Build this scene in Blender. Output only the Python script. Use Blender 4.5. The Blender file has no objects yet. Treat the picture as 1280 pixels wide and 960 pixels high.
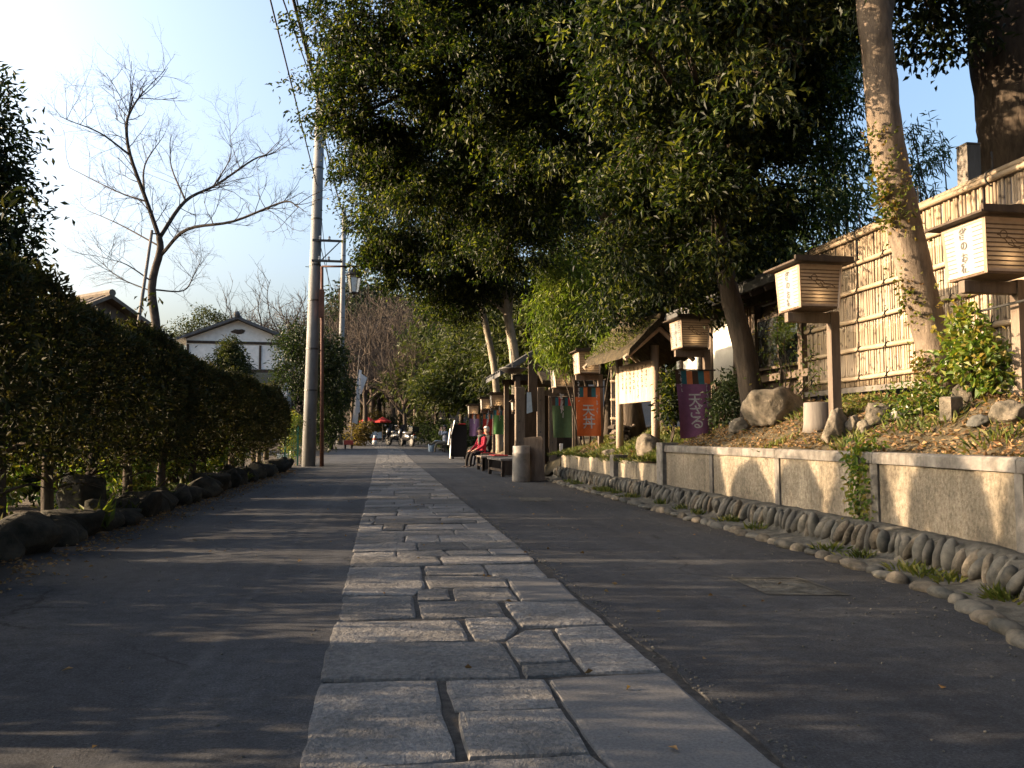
import bpy, bmesh, math, random
import numpy as np
from mathutils import Matrix, Vector, Euler

SC = bpy.context.scene
COL = SC.collection
R = math.radians
# ------------------------------------------------------------------ camera, sky, sun, exposure
F = 1000.0                                   # focal length in photo pixels (1280 wide)
TH = math.atan(162 / math.hypot(F, 65)); PH = math.atan(65 / F); H = 1.0
cam_d = bpy.data.cameras.new('camera'); cam = bpy.data.objects.new('camera', cam_d); COL.objects.link(cam)
cam_d.sensor_width = 36; cam_d.lens = 36 * F / 1280; cam_d.clip_end = 2000; cam_d.clip_start = 0.05
cam.location = (0, 0, H); cam.rotation_euler = (math.pi / 2 + PH, 0, -TH)
SC.camera = cam
SUN_AZ, SUN_EL = R(79), R(12.6)              # azimuth to the left of the road, elevation
w = bpy.data.worlds.new('World'); SC.world = w; w.use_nodes = True
nt = w.node_tree; nt.nodes.clear()
sky = nt.nodes.new('ShaderNodeTexSky'); sky.sky_type = 'NISHITA'; sky.sun_disc = False
sky.sun_elevation = SUN_EL; sky.sun_rotation = -SUN_AZ; sky.air_density = 1.0; sky.dust_density = 9.0; sky.ozone_density = 2.2
bg = nt.nodes.new('ShaderNodeBackground'); bg.inputs[1].default_value = 0.15
wo = nt.nodes.new('ShaderNodeOutputWorld')
nt.links.new(sky.outputs[0], bg.inputs[0]); nt.links.new(bg.outputs[0], wo.inputs[0])
sun_d = bpy.data.lights.new('sun', 'SUN'); sun_d.energy = 4.1; sun_d.angle = R(0.53); sun_d.color = (1.0, 0.74, 0.48)
sun = bpy.data.objects.new('sun', sun_d); COL.objects.link(sun)
SUNV = Vector((-math.sin(SUN_AZ) * math.cos(SUN_EL), math.cos(SUN_AZ) * math.cos(SUN_EL), math.sin(SUN_EL)))
sun.rotation_euler = SUNV.to_track_quat('Z', 'Y').to_euler()
SC.view_settings.view_transform = 'Standard'; SC.view_settings.look = 'None'
SC.view_settings.exposure = 2.12; SC.view_settings.gamma = 1.0
SC.render.engine = 'CYCLES'
SC.cycles.max_bounces = 8; SC.cycles.diffuse_bounces = 4; SC.cycles.transparent_max_bounces = 8
SC.cycles.use_denoising = True

_f = np.array([math.sin(TH) * math.cos(PH), math.cos(TH) * math.cos(PH), math.sin(PH)])
_r = np.array([math.cos(TH), -math.sin(TH), 0.0]); _u = np.cross(_r, _f)
def ray(x, y): return _f + _r * (x - 640) / F + _u * (480 - y) / F
def G(x, y, z=0.0):                          # pixel -> point on a level at height z
    d = ray(x, y); t = (z - H) / d[2]; return np.array([0, 0, H]) + d * t
def D(x, y, Y):                              # pixel -> point at road distance Y
    d = ray(x, y); return np.array([0, 0, H]) + d * (Y / d[1])
def zr(y): return 0.00042 * max(0.0, y - 28) ** 2      # the road climbs gently beyond 28 m

# ------------------------------------------------------------------ materials
MATS = {}
def new_mat(name):
    m = bpy.data.materials.new(name); m.use_nodes = True; MATS[name] = m
    n = m.node_tree.nodes; b = n['Principled BSDF']
    return m, n, m.node_tree.links, b
def noise(n, l, vec, scale, detail=5, rough=0.6, dist=0.0):
    t = n.new('ShaderNodeTexNoise'); t.inputs['Scale'].default_value = scale
    t.inputs['Detail'].default_value = detail; t.inputs['Roughness'].default_value = rough
    t.inputs['Distortion'].default_value = dist
    if vec is not None: l.new(vec, t.inputs['Vector'])
    return t
def ramp(n, l, fac, stops):
    r = n.new('ShaderNodeValToRGB'); e = r.color_ramp.elements
    while len(e) < len(stops): e.new(0.5)
    for k, (p, c) in enumerate(stops):
        e[k].position = p; e[k].color = (*c, 1) if len(c) == 3 else c
    l.new(fac, r.inputs[0]); return r
def mixc(n, l, mode, fac, a, b):
    m = n.new('ShaderNodeMix'); m.data_type = 'RGBA'; m.blend_type = mode
    for s, v in ((m.inputs[0], fac), (m.inputs[6], a), (m.inputs[7], b)):
        if hasattr(v, 'is_linked'): l.new(v, s)
        else: s.default_value = v if isinstance(v, float) else (*v, 1)
    return m.outputs[2]
def pm(name, c1, c2, scale=6, rough=0.8, bump=0.3, bscale=40, stretch=(1, 1, 1), big=0.35, bigscale=0.7, rnd=0.25, spec=0.3, local=False, dist=0.01, lo=0.35, hi=0.65, streak=0.0):
    m, n, l, b = new_mat(name)
    if local: src = n.new('ShaderNodeTexCoord').outputs['Object']
    else: src = n.new('ShaderNodeNewGeometry').outputs['Position']
    mp = n.new('ShaderNodeMapping'); mp.inputs['Scale'].default_value = stretch; l.new(src, mp.inputs[0])
    oi = n.new('ShaderNodeObjectInfo')
    add = n.new('ShaderNodeVectorMath'); add.operation = 'ADD'; l.new(mp.outputs[0], add.inputs[0])
    if local:
        sc = n.new('ShaderNodeVectorMath'); sc.operation = 'SCALE'; sc.inputs[0].default_value = (13, 17, 11)
        l.new(oi.outputs['Random'], sc.inputs['Scale']); l.new(sc.outputs[0], add.inputs[1])
    v = add.outputs[0]
    t = noise(n, l, v, scale, 8, 0.65)
    c = ramp(n, l, t.outputs[0], [(lo, c1), (hi, c2)]).outputs[0]
    tb = noise(n, l, v, bigscale, 3)
    g = ramp(n, l, tb.outputs[0], [(0.3, (1 - big,) * 3), (0.7, (1,) * 3)])
    c = mixc(n, l, 'MULTIPLY', 1.0, c, g.outputs[0])
    if streak:
        ms = n.new('ShaderNodeMapping'); ms.inputs['Scale'].default_value = (5, 5, 0.45); l.new(src, ms.inputs[0]); ts = noise(n, l, ms.outputs[0], 1.0, 6, 0.7)
        c = mixc(n, l, 'MULTIPLY', 1.0, c, ramp(n, l, ts.outputs[0], [(0.33, (1 - streak, 1 - streak * 1.02, 1 - streak * 1.08)), (0.52, (1,) * 3)]).outputs[0])
    if rnd:
        mr = n.new('ShaderNodeMapRange'); mr.inputs[3].default_value = 1 - rnd; mr.inputs[4].default_value = 1 + rnd * 0.6
        l.new(oi.outputs['Random'], mr.inputs[0])
        hs = n.new('ShaderNodeHueSaturation'); l.new(mr.outputs[0], hs.inputs['Value']); l.new(c, hs.inputs['Color']); c = hs.outputs[0]
    l.new(c, b.inputs['Base Color']); b.inputs['Roughness'].default_value = rough; b.inputs['Specular IOR Level'].default_value = spec
    if bump:
        t2 = noise(n, l, v, bscale, 6, 0.7)
        bp = n.new('ShaderNodeBump'); bp.inputs['Strength'].default_value = bump; bp.inputs['Distance'].default_value = dist
        l.new(t2.outputs[0], bp.inputs['Height']); l.new(bp.outputs[0], b.inputs['Normal'])
    return m
def leaf_mat(name, cols, trans=0.35, rough=0.45, spec=0.4):
    m, n, l, b = new_mat(name)
    g = n.new('ShaderNodeNewGeometry'); k = len(cols)
    c = ramp(n, l, g.outputs['Random Per Island'], [(i / (k - 1), x) for i, x in enumerate(cols)]).outputs[0]
    t = noise(n, l, g.outputs['Position'], 0.9, 2)
    gg = ramp(n, l, t.outputs[0], [(0.3, (0.72, 0.78, 0.8)), (0.7, (1.1, 1.05, 0.95))])
    c = mixc(n, l, 'MULTIPLY', 1.0, c, gg.outputs[0])
    l.new(c, b.inputs['Base Color']); b.inputs['Roughness'].default_value = rough; b.inputs['Specular IOR Level'].default_value = spec
    tr = n.new('ShaderNodeBsdfTranslucent'); c2 = mixc(n, l, 'MULTIPLY', 1.0, c, (1.75, 1.95, 0.7)); l.new(c2, tr.inputs[0])
    mx = n.new('ShaderNodeMixShader'); mx.inputs[0].default_value = trans
    l.new(b.outputs[0], mx.inputs[1]); l.new(tr.outputs[0], mx.inputs[2])
    l.new(mx.outputs[0], n['Material Output'].inputs[0])
    return m
def emit_mat(name, col, s):
    m, n, l, b = new_mat(name); b.inputs['Emission Color'].default_value = (*col, 1); b.inputs['Emission Strength'].default_value = s
    b.inputs['Base Color'].default_value = (*col, 1); return m

def asphalt_mat():
    m, n, l, b = new_mat('asphalt')
    g = n.new('ShaderNodeNewGeometry'); P = g.outputs['Position']
    fine = noise(n, l, P, 85, 6, 0.85)
    c = ramp(n, l, fine.outputs[0], [(0.32, (0.013, 0.014, 0.017)), (0.5, (0.047, 0.050, 0.056)), (0.62, (0.082, 0.085, 0.091)), (0.74, (0.18, 0.18, 0.18))]).outputs[0]
    big = noise(n, l, P, 0.55, 5, 0.6, 0.4)
    c = mixc(n, l, 'MULTIPLY', 1.0, c, ramp(n, l, big.outputs[0], [(0.3, (0.66, 0.66, 0.68)), (0.7, (1.22, 1.2, 1.16))]).outputs[0])
    mid = noise(n, l, P, 11, 6, 0.8)
    c = mixc(n, l, 'MULTIPLY', 1.0, c, ramp(n, l, mid.outputs[0], [(0.35, (0.68,) * 3), (0.65, (1.28,) * 3)]).outputs[0])
    mp = n.new('ShaderNodeMapping'); mp.inputs['Scale'].default_value = (3.2, 0.12, 1); l.new(P, mp.inputs[0])
    tyre = noise(n, l, mp.outputs[0], 1.0, 4, 0.6)
    c = mixc(n, l, 'MULTIPLY', 1.0, c, ramp(n, l, tyre.outputs[0], [(0.35, (0.82,) * 3), (0.65, (1.14, 1.13, 1.1))]).outputs[0])
    vo = n.new('ShaderNodeTexVoronoi'); vo.feature = 'DISTANCE_TO_EDGE'; vo.inputs['Scale'].default_value = 0.42
    wv = noise(n, l, P, 2.2, 5, 0.7); ad = n.new('ShaderNodeMix'); ad.data_type = 'VECTOR'; ad.inputs[0].default_value = 0.28; l.new(P, ad.inputs[4]); l.new(wv.outputs['Color'], ad.inputs[5]); l.new(ad.outputs[1], vo.inputs['Vector'])
    crk = ramp(n, l, vo.outputs['Distance'], [(0.0, (0.35,) * 3), (0.006, (1,) * 3)]); msk = noise(n, l, P, 0.7, 2)
    mk = ramp(n, l, msk.outputs[0], [(0.50, (0,) * 3), (0.56, (1,) * 3)])
    c = mixc(n, l, 'MULTIPLY', mk.outputs[0], c, crk.outputs[0])
    stn = noise(n, l, P, 1.7, 6, 0.75)
    c = mixc(n, l, 'MULTIPLY', 1.0, c, ramp(n, l, stn.outputs[0], [(0.28, (0.5, 0.48, 0.46)), (0.40, (1,) * 3)]).outputs[0])
    # the worn pale line along the left lane
    sx = n.new('ShaderNodeSeparateXYZ'); l.new(P, sx.inputs[0])
    def mt(op, a, bb=None):
        q = n.new('ShaderNodeMath'); q.operation = op
        for s, v in zip(q.inputs, (a, bb)):
            if v is None: continue
            if hasattr(v, 'is_linked'): l.new(v, s)
            else: s.default_value = v
        return q.outputs[0]
    wob = noise(n, l, P, 0.8, 2)
    d = mt('ABSOLUTE', mt('ADD', mt('ADD', sx.outputs[0], 0.80), mt('MULTIPLY', mt('SUBTRACT', wob.outputs[0], 0.5), 0.12)))
    band = n.new('ShaderNodeMapRange'); band.inputs[1].default_value = 0.0; band.inputs[2].default_value = 0.045; band.inputs[3].default_value = 0.34; band.inputs[4].default_value = 0.0
    l.new(d, band.inputs[0])
    fl = mt('MULTIPLY', band.outputs[0], ramp(n, l, mid.outputs[0], [(0.35, (0.2,) * 3), (0.6, (1,) * 3)]).outputs[0])
    c = mixc(n, l, 'MIX', fl, c, (0.11, 0.11, 0.108))
    ed = mt('ADD', mt('ABSOLUTE', mt('SUBTRACT', sx.outputs[0], 0.45)), mt('MULTIPLY', mt('SUBTRACT', big.outputs[0], 0.5), 1.6))
    em = n.new('ShaderNodeMapRange'); em.inputs[1].default_value = 2.75; em.inputs[2].default_value = 3.4; em.inputs[4].default_value = 0.75; l.new(ed, em.inputs[0])
    c = mixc(n, l, 'MIX', em.outputs[0], c, ramp(n, l, fine.outputs[0], [(0.35, (0.025, 0.02, 0.015)), (0.7, (0.075, 0.058, 0.042))]).outputs[0])
    l.new(c, b.inputs['Base Color']); b.inputs['Roughness'].default_value = 0.86; b.inputs['Specular IOR Level'].default_value = 0.25
    h1 = noise(n, l, P, 85, 5, 0.8); h2 = noise(n, l, P, 3.0, 3)
    hh = mt('ADD', h1.outputs[0], mt('MULTIPLY', h2.outputs[0], 2.0))
    bp = n.new('ShaderNodeBump'); bp.inputs['Strength'].default_value = 0.8; bp.inputs['Distance'].default_value = 0.012
    l.new(hh, bp.inputs['Height']); l.new(bp.outputs[0], b.inputs['Normal'])
    return m
def bamboo_mat():
    m, n, l, b = new_mat('bamboo')
    oi = n.new('ShaderNodeObjectInfo'); tc = n.new('ShaderNodeTexCoord')
    t = noise(n, l, n.new('ShaderNodeNewGeometry').outputs['Position'], 3, 5)
    c = ramp(n, l, t.outputs[0], [(0.3, (0.25, 0.185, 0.12)), (0.7, (0.41, 0.32, 0.22))]).outputs[0]
    hs = n.new('ShaderNodeHueSaturation'); mr = n.new('ShaderNodeMapRange'); mr.inputs[3].default_value = 0.6; mr.inputs[4].default_value = 1.12
    l.new(oi.outputs['Random'], mr.inputs[0]); l.new(mr.outputs[0], hs.inputs['Value']); l.new(c, hs.inputs['Color'])
    l.new(hs.outputs[0], b.inputs['Base Color']); b.inputs['Roughness'].default_value = 0.55
    return m
def bamboo_slat_mat():
    m = MATS['bamboo'].copy(); m.name = 'bamboo_slat'; MATS['bamboo_slat'] = m; n = m.node_tree.nodes; l = m.node_tree.links; b = n['Principled BSDF']
    src = b.inputs['Base Color'].links[0].from_socket; tc = n.new('ShaderNodeTexCoord'); sx = n.new('ShaderNodeSeparateXYZ'); l.new(tc.outputs['Object'], sx.inputs[0]); oi = n.new('ShaderNodeObjectInfo')
    a = n.new('ShaderNodeMath'); a.operation = 'MULTIPLY_ADD'; l.new(oi.outputs['Random'], a.inputs[0]); a.inputs[1].default_value = 3.7; l.new(sx.outputs[2], a.inputs[2])
    w_ = n.new('ShaderNodeMath'); w_.operation = 'PINGPONG'; l.new(a.outputs[0], w_.inputs[0]); w_.inputs[1].default_value = 0.31
    r = ramp(n, l, w_.outputs[0], [(0.0, (0.25, 0.2, 0.15)), (0.03, (1, 1, 1))]); c = mixc(n, l, 'MULTIPLY', 1.0, src, r.outputs[0]); l.new(c, b.inputs['Base Color'])
def paper_mat(name, c1, tr):
    m, n, l, b = new_mat(name)
    t = noise(n, l, n.new('ShaderNodeNewGeometry').outputs['Position'], 18, 5)
    c = ramp(n, l, t.outputs[0], [(0.3, tuple(x * 0.8 for x in c1)), (0.7, c1)]).outputs[0]
    l.new(c, b.inputs['Base Color']); b.inputs['Roughness'].default_value = 0.7
    q = n.new('ShaderNodeBsdfTranslucent'); l.new(c, q.inputs[0])
    mx = n.new('ShaderNodeMixShader'); mx.inputs[0].default_value = tr
    l.new(b.outputs[0], mx.inputs[1]); l.new(q.outputs[0], mx.inputs[2]); l.new(mx.outputs[0], n['Material Output'].inputs[0])
    return m
asphalt_mat(); bamboo_mat(); bamboo_slat_mat()
pm('earth', (0.045, 0.033, 0.022), (0.10, 0.075, 0.05), 5, 0.95, 0.8, 30, dist=0.03)
pm('bedding', (0.03, 0.027, 0.023), (0.085, 0.075, 0.065), 25, 0.95, 0.8, 60, dist=0.01)
pm('bank_soil', (0.06, 0.05, 0.025), (0.17, 0.13, 0.075), 4, 0.95, 1.0, 22, dist=0.04)
pm('granite', (0.10, 0.098, 0.095), (0.245, 0.238, 0.226), 42, 0.8, 1.0, 11, big=0.4, bigscale=3.0, rnd=0.42, dist=0.05, lo=0.3, hi=0.7)
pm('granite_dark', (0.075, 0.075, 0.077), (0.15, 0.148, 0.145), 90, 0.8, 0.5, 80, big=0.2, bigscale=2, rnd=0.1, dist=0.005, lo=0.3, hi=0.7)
pm('aggregate', (0.17, 0.14, 0.10), (0.42, 0.36, 0.27), 34, 0.9, 0.9, 45, stretch=(1, 1, .8), big=0.5, bigscale=2.2, rnd=0.12, dist=0.03, lo=0.3, hi=0.7, streak=0.35)
pm('concrete', (0.11, 0.10, 0.088), (0.23, 0.21, 0.185), 9, 0.9, 0.6, 40, big=0.35, bigscale=2, rnd=0.15, streak=0.5)
pm('mortar', (0.05, 0.048, 0.038), (0.14, 0.13, 0.11), 10, 0.95, 1.0, 20, big=0.4, bigscale=2.5, rnd=0.0, dist=0.03)
pm('cobble', (0.045, 0.047, 0.042), (0.135, 0.125, 0.105), 9, 0.75, 0.6, 40, big=0.25, bigscale=3, rnd=0.45)
pm('rock', (0.07, 0.062, 0.045), (0.24, 0.20, 0.15), 7, 0.9, 0.9, 14, big=0.4, bigscale=2.5, rnd=0.25, dist=0.03)
pm('pale_rock', (0.30, 0.27, 0.23), (0.48, 0.44, 0.38), 5, 0.9, 0.7, 14, big=0.3, bigscale=2.5, rnd=0.1, dist=0.02)
pm('mossy_rock', (0.018, 0.018, 0.012), (0.055, 0.048, 0.035), 6, 0.95, 1.0, 14, big=0.45, bigscale=3, rnd=0.35, dist=0.03)
pm('bark', (0.035, 0.027, 0.02), (0.10, 0.076, 0.055), 9, 0.95, 1.0, 16, stretch=(1, 1, 0.22), big=0.4, bigscale=1.5, dist=0.03)
pm('bark_grey', (0.09, 0.068, 0.05), (0.22, 0.17, 0.125), 9, 0.9, 1.0, 24, stretch=(1, 1, 0.3), big=0.4, bigscale=2.0, rnd=0.1, dist=0.015)
pm('bark_pale', (0.22, 0.185, 0.14), (0.42, 0.36, 0.28), 6, 0.9, 0.6, 18, stretch=(1, 1, 0.5), big=0.3, bigscale=2.0, dist=0.012)
pm('bare_bark', (0.045, 0.037, 0.031), (0.11, 0.09, 0.075), 6, 0.95, 0.4, 20, rnd=0.15)
pm('twig_brown', (0.055, 0.042, 0.032), (0.115, 0.087, 0.065), 2, 0.95, 0, 20, rnd=0.3)
pm('wood', (0.10, 0.074, 0.055), (0.20, 0.155, 0.118), 8, 0.8, 0.5, 30, stretch=(1, 1, 0.15), rnd=0.2)
pm('wood_dark', (0.035, 0.025, 0.018), (0.08, 0.057, 0.04), 8, 0.8, 0.5, 30, stretch=(1, 1, 0.2), rnd=0.2)
pm('wood_pale', (0.36, 0.265, 0.19), (0.52, 0.40, 0.30), 8, 0.75, 0.4, 30, stretch=(1, 1, 0.15), rnd=0.12)
pm('wood_grey', (0.13, 0.115, 0.10), (0.24, 0.21, 0.18), 8, 0.85, 0.5, 30, stretch=(1, 1, 0.15), rnd=0.15)
pm('bark_roof', (0.028, 0.022, 0.014), (0.085, 0.066, 0.036), 9, 0.95, 1.0, 25, rnd=0.1, dist=0.03)
pm('plaster', (0.62, 0.60, 0.55), (0.75, 0.73, 0.68), 3, 0.9, 0.2, 40, big=0.12, rnd=0.0)
pm('roof_tile', (0.05, 0.05, 0.052), (0.10, 0.10, 0.10), 3, 0.6, 0.4, 20, rnd=0.1)
pm('roof_brown', (0.10, 0.075, 0.055), (0.18, 0.14, 0.10), 3, 0.8, 0.4, 20, rnd=0.1)
pm('pole_concrete', (0.15, 0.152, 0.155), (0.235, 0.235, 0.235), 4, 0.75, 0.25, 50, stretch=(1, 1, 0.3), big=0.2, bigscale=0.8, rnd=0.0)
pm('metal_dark', (0.03, 0.03, 0.03), (0.06, 0.055, 0.05), 10, 0.5, 0.2, 30, spec=0.5, rnd=0.1)
pm('rust_paint', (0.10, 0.045, 0.032), (0.17, 0.08, 0.055), 8, 0.7, 0.3, 30, rnd=0.1)
pm('cap_black', (0.02, 0.02, 0.02), (0.035, 0.034, 0.033), 10, 0.7, 0.1, 30, rnd=0.0)
pm('ceramic', (0.15, 0.145, 0.135), (0.24, 0.225, 0.205), 6, 0.6, 0.2, 20, rnd=0.0)
pm('ink', (0.012, 0.011, 0.01), (0.03, 0.027, 0.025), 40, 0.8, 0, 30, rnd=0.0)
pm('faded_ink', (0.07, 0.065, 0.06), (0.13, 0.12, 0.11), 60, 0.8, 0, 30, rnd=0.0)
pm('slat_brown', (0.10, 0.065, 0.042), (0.17, 0.115, 0.075), 20, 0.8, 0.2, 30, rnd=0.1)
pm('white_print', (0.38, 0.35, 0.35), (0.58, 0.55, 0.54), 30, 0.9, 0, 30, rnd=0.0)
for nm, c in dict(purple=(0.19, 0.075, 0.15), orange=(0.56, 0.13, 0.035), green=(0.075, 0.12, 0.055), bright_green=(0.10, 0.24, 0.075), red=(0.42, 0.035, 0.03), lilac=(0.24, 0.14, 0.27), brown=(0.055, 0.03, 0.02), teal=(0.03, 0.12, 0.15), apricot=(0.55, 0.17, 0.06), white=(0.72, 0.70, 0.68), black=(0.016, 0.014, 0.014), blue_pale=(0.42, 0.52, 0.62), jacket_red=(0.40, 0.025, 0.05), grey=(0.30, 0.32, 0.36), khaki=(0.16, 0.13, 0.09), scarf=(0.16, 0.17, 0.13), navy=(0.03, 0.035, 0.05), leather=(0.13, 0.10, 0.085)).items():
    pm('cloth_' + nm, tuple(x * 0.82 for x in c), c, 14, 0.92, 0.25, 160, big=0.12, bigscale=3, rnd=0.0, dist=0.004)
pm('skin', (0.42, 0.24, 0.165), (0.52, 0.31, 0.215), 14, 0.6, 0, 30, big=0.08, rnd=0.0)
pm('hair_dark', (0.012, 0.01, 0.009), (0.03, 0.025, 0.02), 60, 0.6, 0.4, 90, rnd=0.0)
pm('hair_white', (0.55, 0.53, 0.5), (0.7, 0.68, 0.65), 60, 0.7, 0.4, 90, rnd=0.0)
pm('paint_black', (0.012, 0.012, 0.013), (0.02, 0.02, 0.022), 5, 0.25, 0, 30, spec=0.6, rnd=0.0)
pm('paint_red', (0.42, 0.05, 0.03), (0.5, 0.07, 0.04), 5, 0.4, 0, 30, spec=0.5, rnd=0.0)
pm('paint_white', (0.66, 0.66, 0.64), (0.75, 0.75, 0.73), 5, 0.4, 0, 30, spec=0.5, rnd=0.0)
pm('paint_green', (0.02, 0.12, 0.085), (0.03, 0.17, 0.12), 5, 0.6, 0, 30, rnd=0.0)
pm('rubber', (0.015, 0.015, 0.015), (0.03, 0.03, 0.03), 15, 0.8, 0.1, 40, rnd=0.0)
pm('chrome', (0.6, 0.6, 0.6), (0.7, 0.7, 0.7), 5, 0.25, 0, 30, rnd=0.0)
MATS['chrome'].node_tree.nodes['Principled BSDF'].inputs['Metallic'].default_value = 1
paper_mat('paper_white', (0.44, 0.43, 0.41), 0.35)
paper_mat('paper_wood', (0.40, 0.31, 0.235), 0.45)
m, n, l, b = new_mat('glass'); b.inputs['Base Color'].default_value = (0.02, 0.025, 0.03, 1); b.inputs['Roughness'].default_value = 0.04; b.inputs['Specular IOR Level'].default_value = 1.0; b.inputs['IOR'].default_value = 2.0
m, n, l, b = new_mat('lamp_glass'); b.inputs['Base Color'].default_value = (0.6, 0.62, 0.6, 1); b.inputs['Roughness'].default_value = 0.15; b.inputs['Transmission Weight'].default_value = 0.5
emit_mat('bulb', (1.0, 0.72, 0.38), 9.0)
leaf_mat('leaf_evergreen', [(0.004, 0.008, 0.003), (0.007, 0.013, 0.004), (0.012, 0.021, 0.006), (0.026, 0.038, 0.009), (0.13, 0.13, 0.022)], 0.36, 0.5, 0.22)  # near-black stops imitate shade inside the crown, the bright last stop sunlit leaves
leaf_mat('leaf_dark', [(0.009, 0.016, 0.007), (0.017, 0.028, 0.010), (0.032, 0.044, 0.014)], 0.25, 0.5, 0.22)
leaf_mat('leaf_hedge', [(0.012, 0.016, 0.006), (0.022, 0.027, 0.009), (0.036, 0.036, 0.012), (0.06, 0.045, 0.017)], 0.2, 0.7, 0.2)
leaf_mat('leaf_bamboo', [(0.055, 0.085, 0.016), (0.10, 0.135, 0.022), (0.17, 0.185, 0.04)], 0.42, 0.5, 0.35)
leaf_mat('leaf_bamboo_blue', [(0.022, 0.042, 0.02), (0.036, 0.064, 0.028), (0.065, 0.09, 0.036)], 0.4, 0.5, 0.3)
leaf_mat('leaf_shrub', [(0.045, 0.085, 0.015), (0.08, 0.13, 0.02), (0.16, 0.18, 0.03), (0.2, 0.14, 0.04)], 0.4, 0.38, 0.5)
leaf_mat('leaf_far', [(0.018, 0.025, 0.009), (0.032, 0.039, 0.012), (0.055, 0.058, 0.018)], 0.25, 0.6, 0.2)
leaf_mat('leaf_pine', [(0.024, 0.033, 0.011), (0.042, 0.052, 0.016), (0.075, 0.078, 0.022)], 0.25, 0.6, 0.2)
leaf_mat('leaf_russet', [(0.06, 0.045, 0.018), (0.10, 0.07, 0.026), (0.14, 0.10, 0.035)], 0.3, 0.7, 0.2)
leaf_mat('litter', [(0.10, 0.055, 0.03), (0.20, 0.115, 0.06), (0.30, 0.20, 0.11), (0.14, 0.09, 0.05)], 0.15, 0.85, 0.15)
leaf_mat('grass_blade', [(0.045, 0.07, 0.015), (0.09, 0.11, 0.025), (0.19, 0.17, 0.06)], 0.35, 0.6, 0.25)
leaf_mat('ivy_leaf', [(0.035, 0.055, 0.012), (0.075, 0.09, 0.02), (0.13, 0.12, 0.03), (0.16, 0.075, 0.03)], 0.35, 0.4, 0.45)

# ------------------------------------------------------------------ builders
def props(o, label=None, cat=None, group=None, kind=None):
    for k, v in (('label', label), ('category', cat), ('group', group), ('kind', kind)):
        if v: o[k] = v
    return o
def empty(name, loc=(0, 0, 0), rz=0.0, **kw):
    o = bpy.data.objects.new(name, None); o.empty_display_size = 0.1; COL.objects.link(o)
    o.location = loc; o.rotation_euler = (0, 0, rz); return props(o, **kw)
def link(name, me, parent=None, **kw):
    o = bpy.data.objects.new(name, me); COL.objects.link(o)
    if parent is not None: o.parent = parent
    return props(o, **kw)
def np_mesh(name, V, T, mat, smooth=False):
    me = bpy.data.meshes.new(name); V = np.asarray(V, np.float32); T = np.asarray(T, np.int32)
    k = T.shape[1]
    me.vertices.add(len(V)); me.vertices.foreach_set('co', V.ravel())
    me.loops.add(T.size); me.loops.foreach_set('vertex_index', T.ravel())
    me.polygons.add(len(T)); me.polygons.foreach_set('loop_start', np.arange(0, T.size, k, dtype=np.int32))
    me.polygons.foreach_set('loop_total', np.full(len(T), k, np.int32))
    me.polygons.foreach_set('use_smooth', np.full(len(T), smooth))
    me.update(calc_edges=True); me.materials.append(MATS[mat]); return me
def rotz(a): c, s = math.cos(a), math.sin(a); return np.array([[c, -s, 0], [s, c, 0], [0, 0, 1.0]])
def rotx(a): c, s = math.cos(a), math.sin(a); return np.array([[1.0, 0, 0], [0, c, -s], [0, s, c]])
def roty(a): c, s = math.cos(a), math.sin(a); return np.array([[c, 0, s], [0, 1.0, 0], [-s, 0, c]])
_bm = bmesh.new(); ICO = {}
for sub in (1, 2, 3, 4):
    bm = bmesh.new(); bmesh.ops.create_icosphere(bm, subdivisions=sub, radius=1)
    bm.verts.ensure_lookup_table()
    ICO[sub] = (np.array([v.co[:] for v in bm.verts]), [[v.index for v in f.verts] for f in bm.faces]); bm.free()
_bm.free()
def lump(P, rng, amp, k=2.2, n=5):
    q = np.zeros(len(P))
    for i in range(n):
        d = rng.normal(size=3); d /= np.linalg.norm(d); q += np.sin(P @ d * k * (1 + i * 0.6) + rng.uniform(0, 6.28)) / (1 + i * 0.5)
    return q * amp / 2
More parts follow.
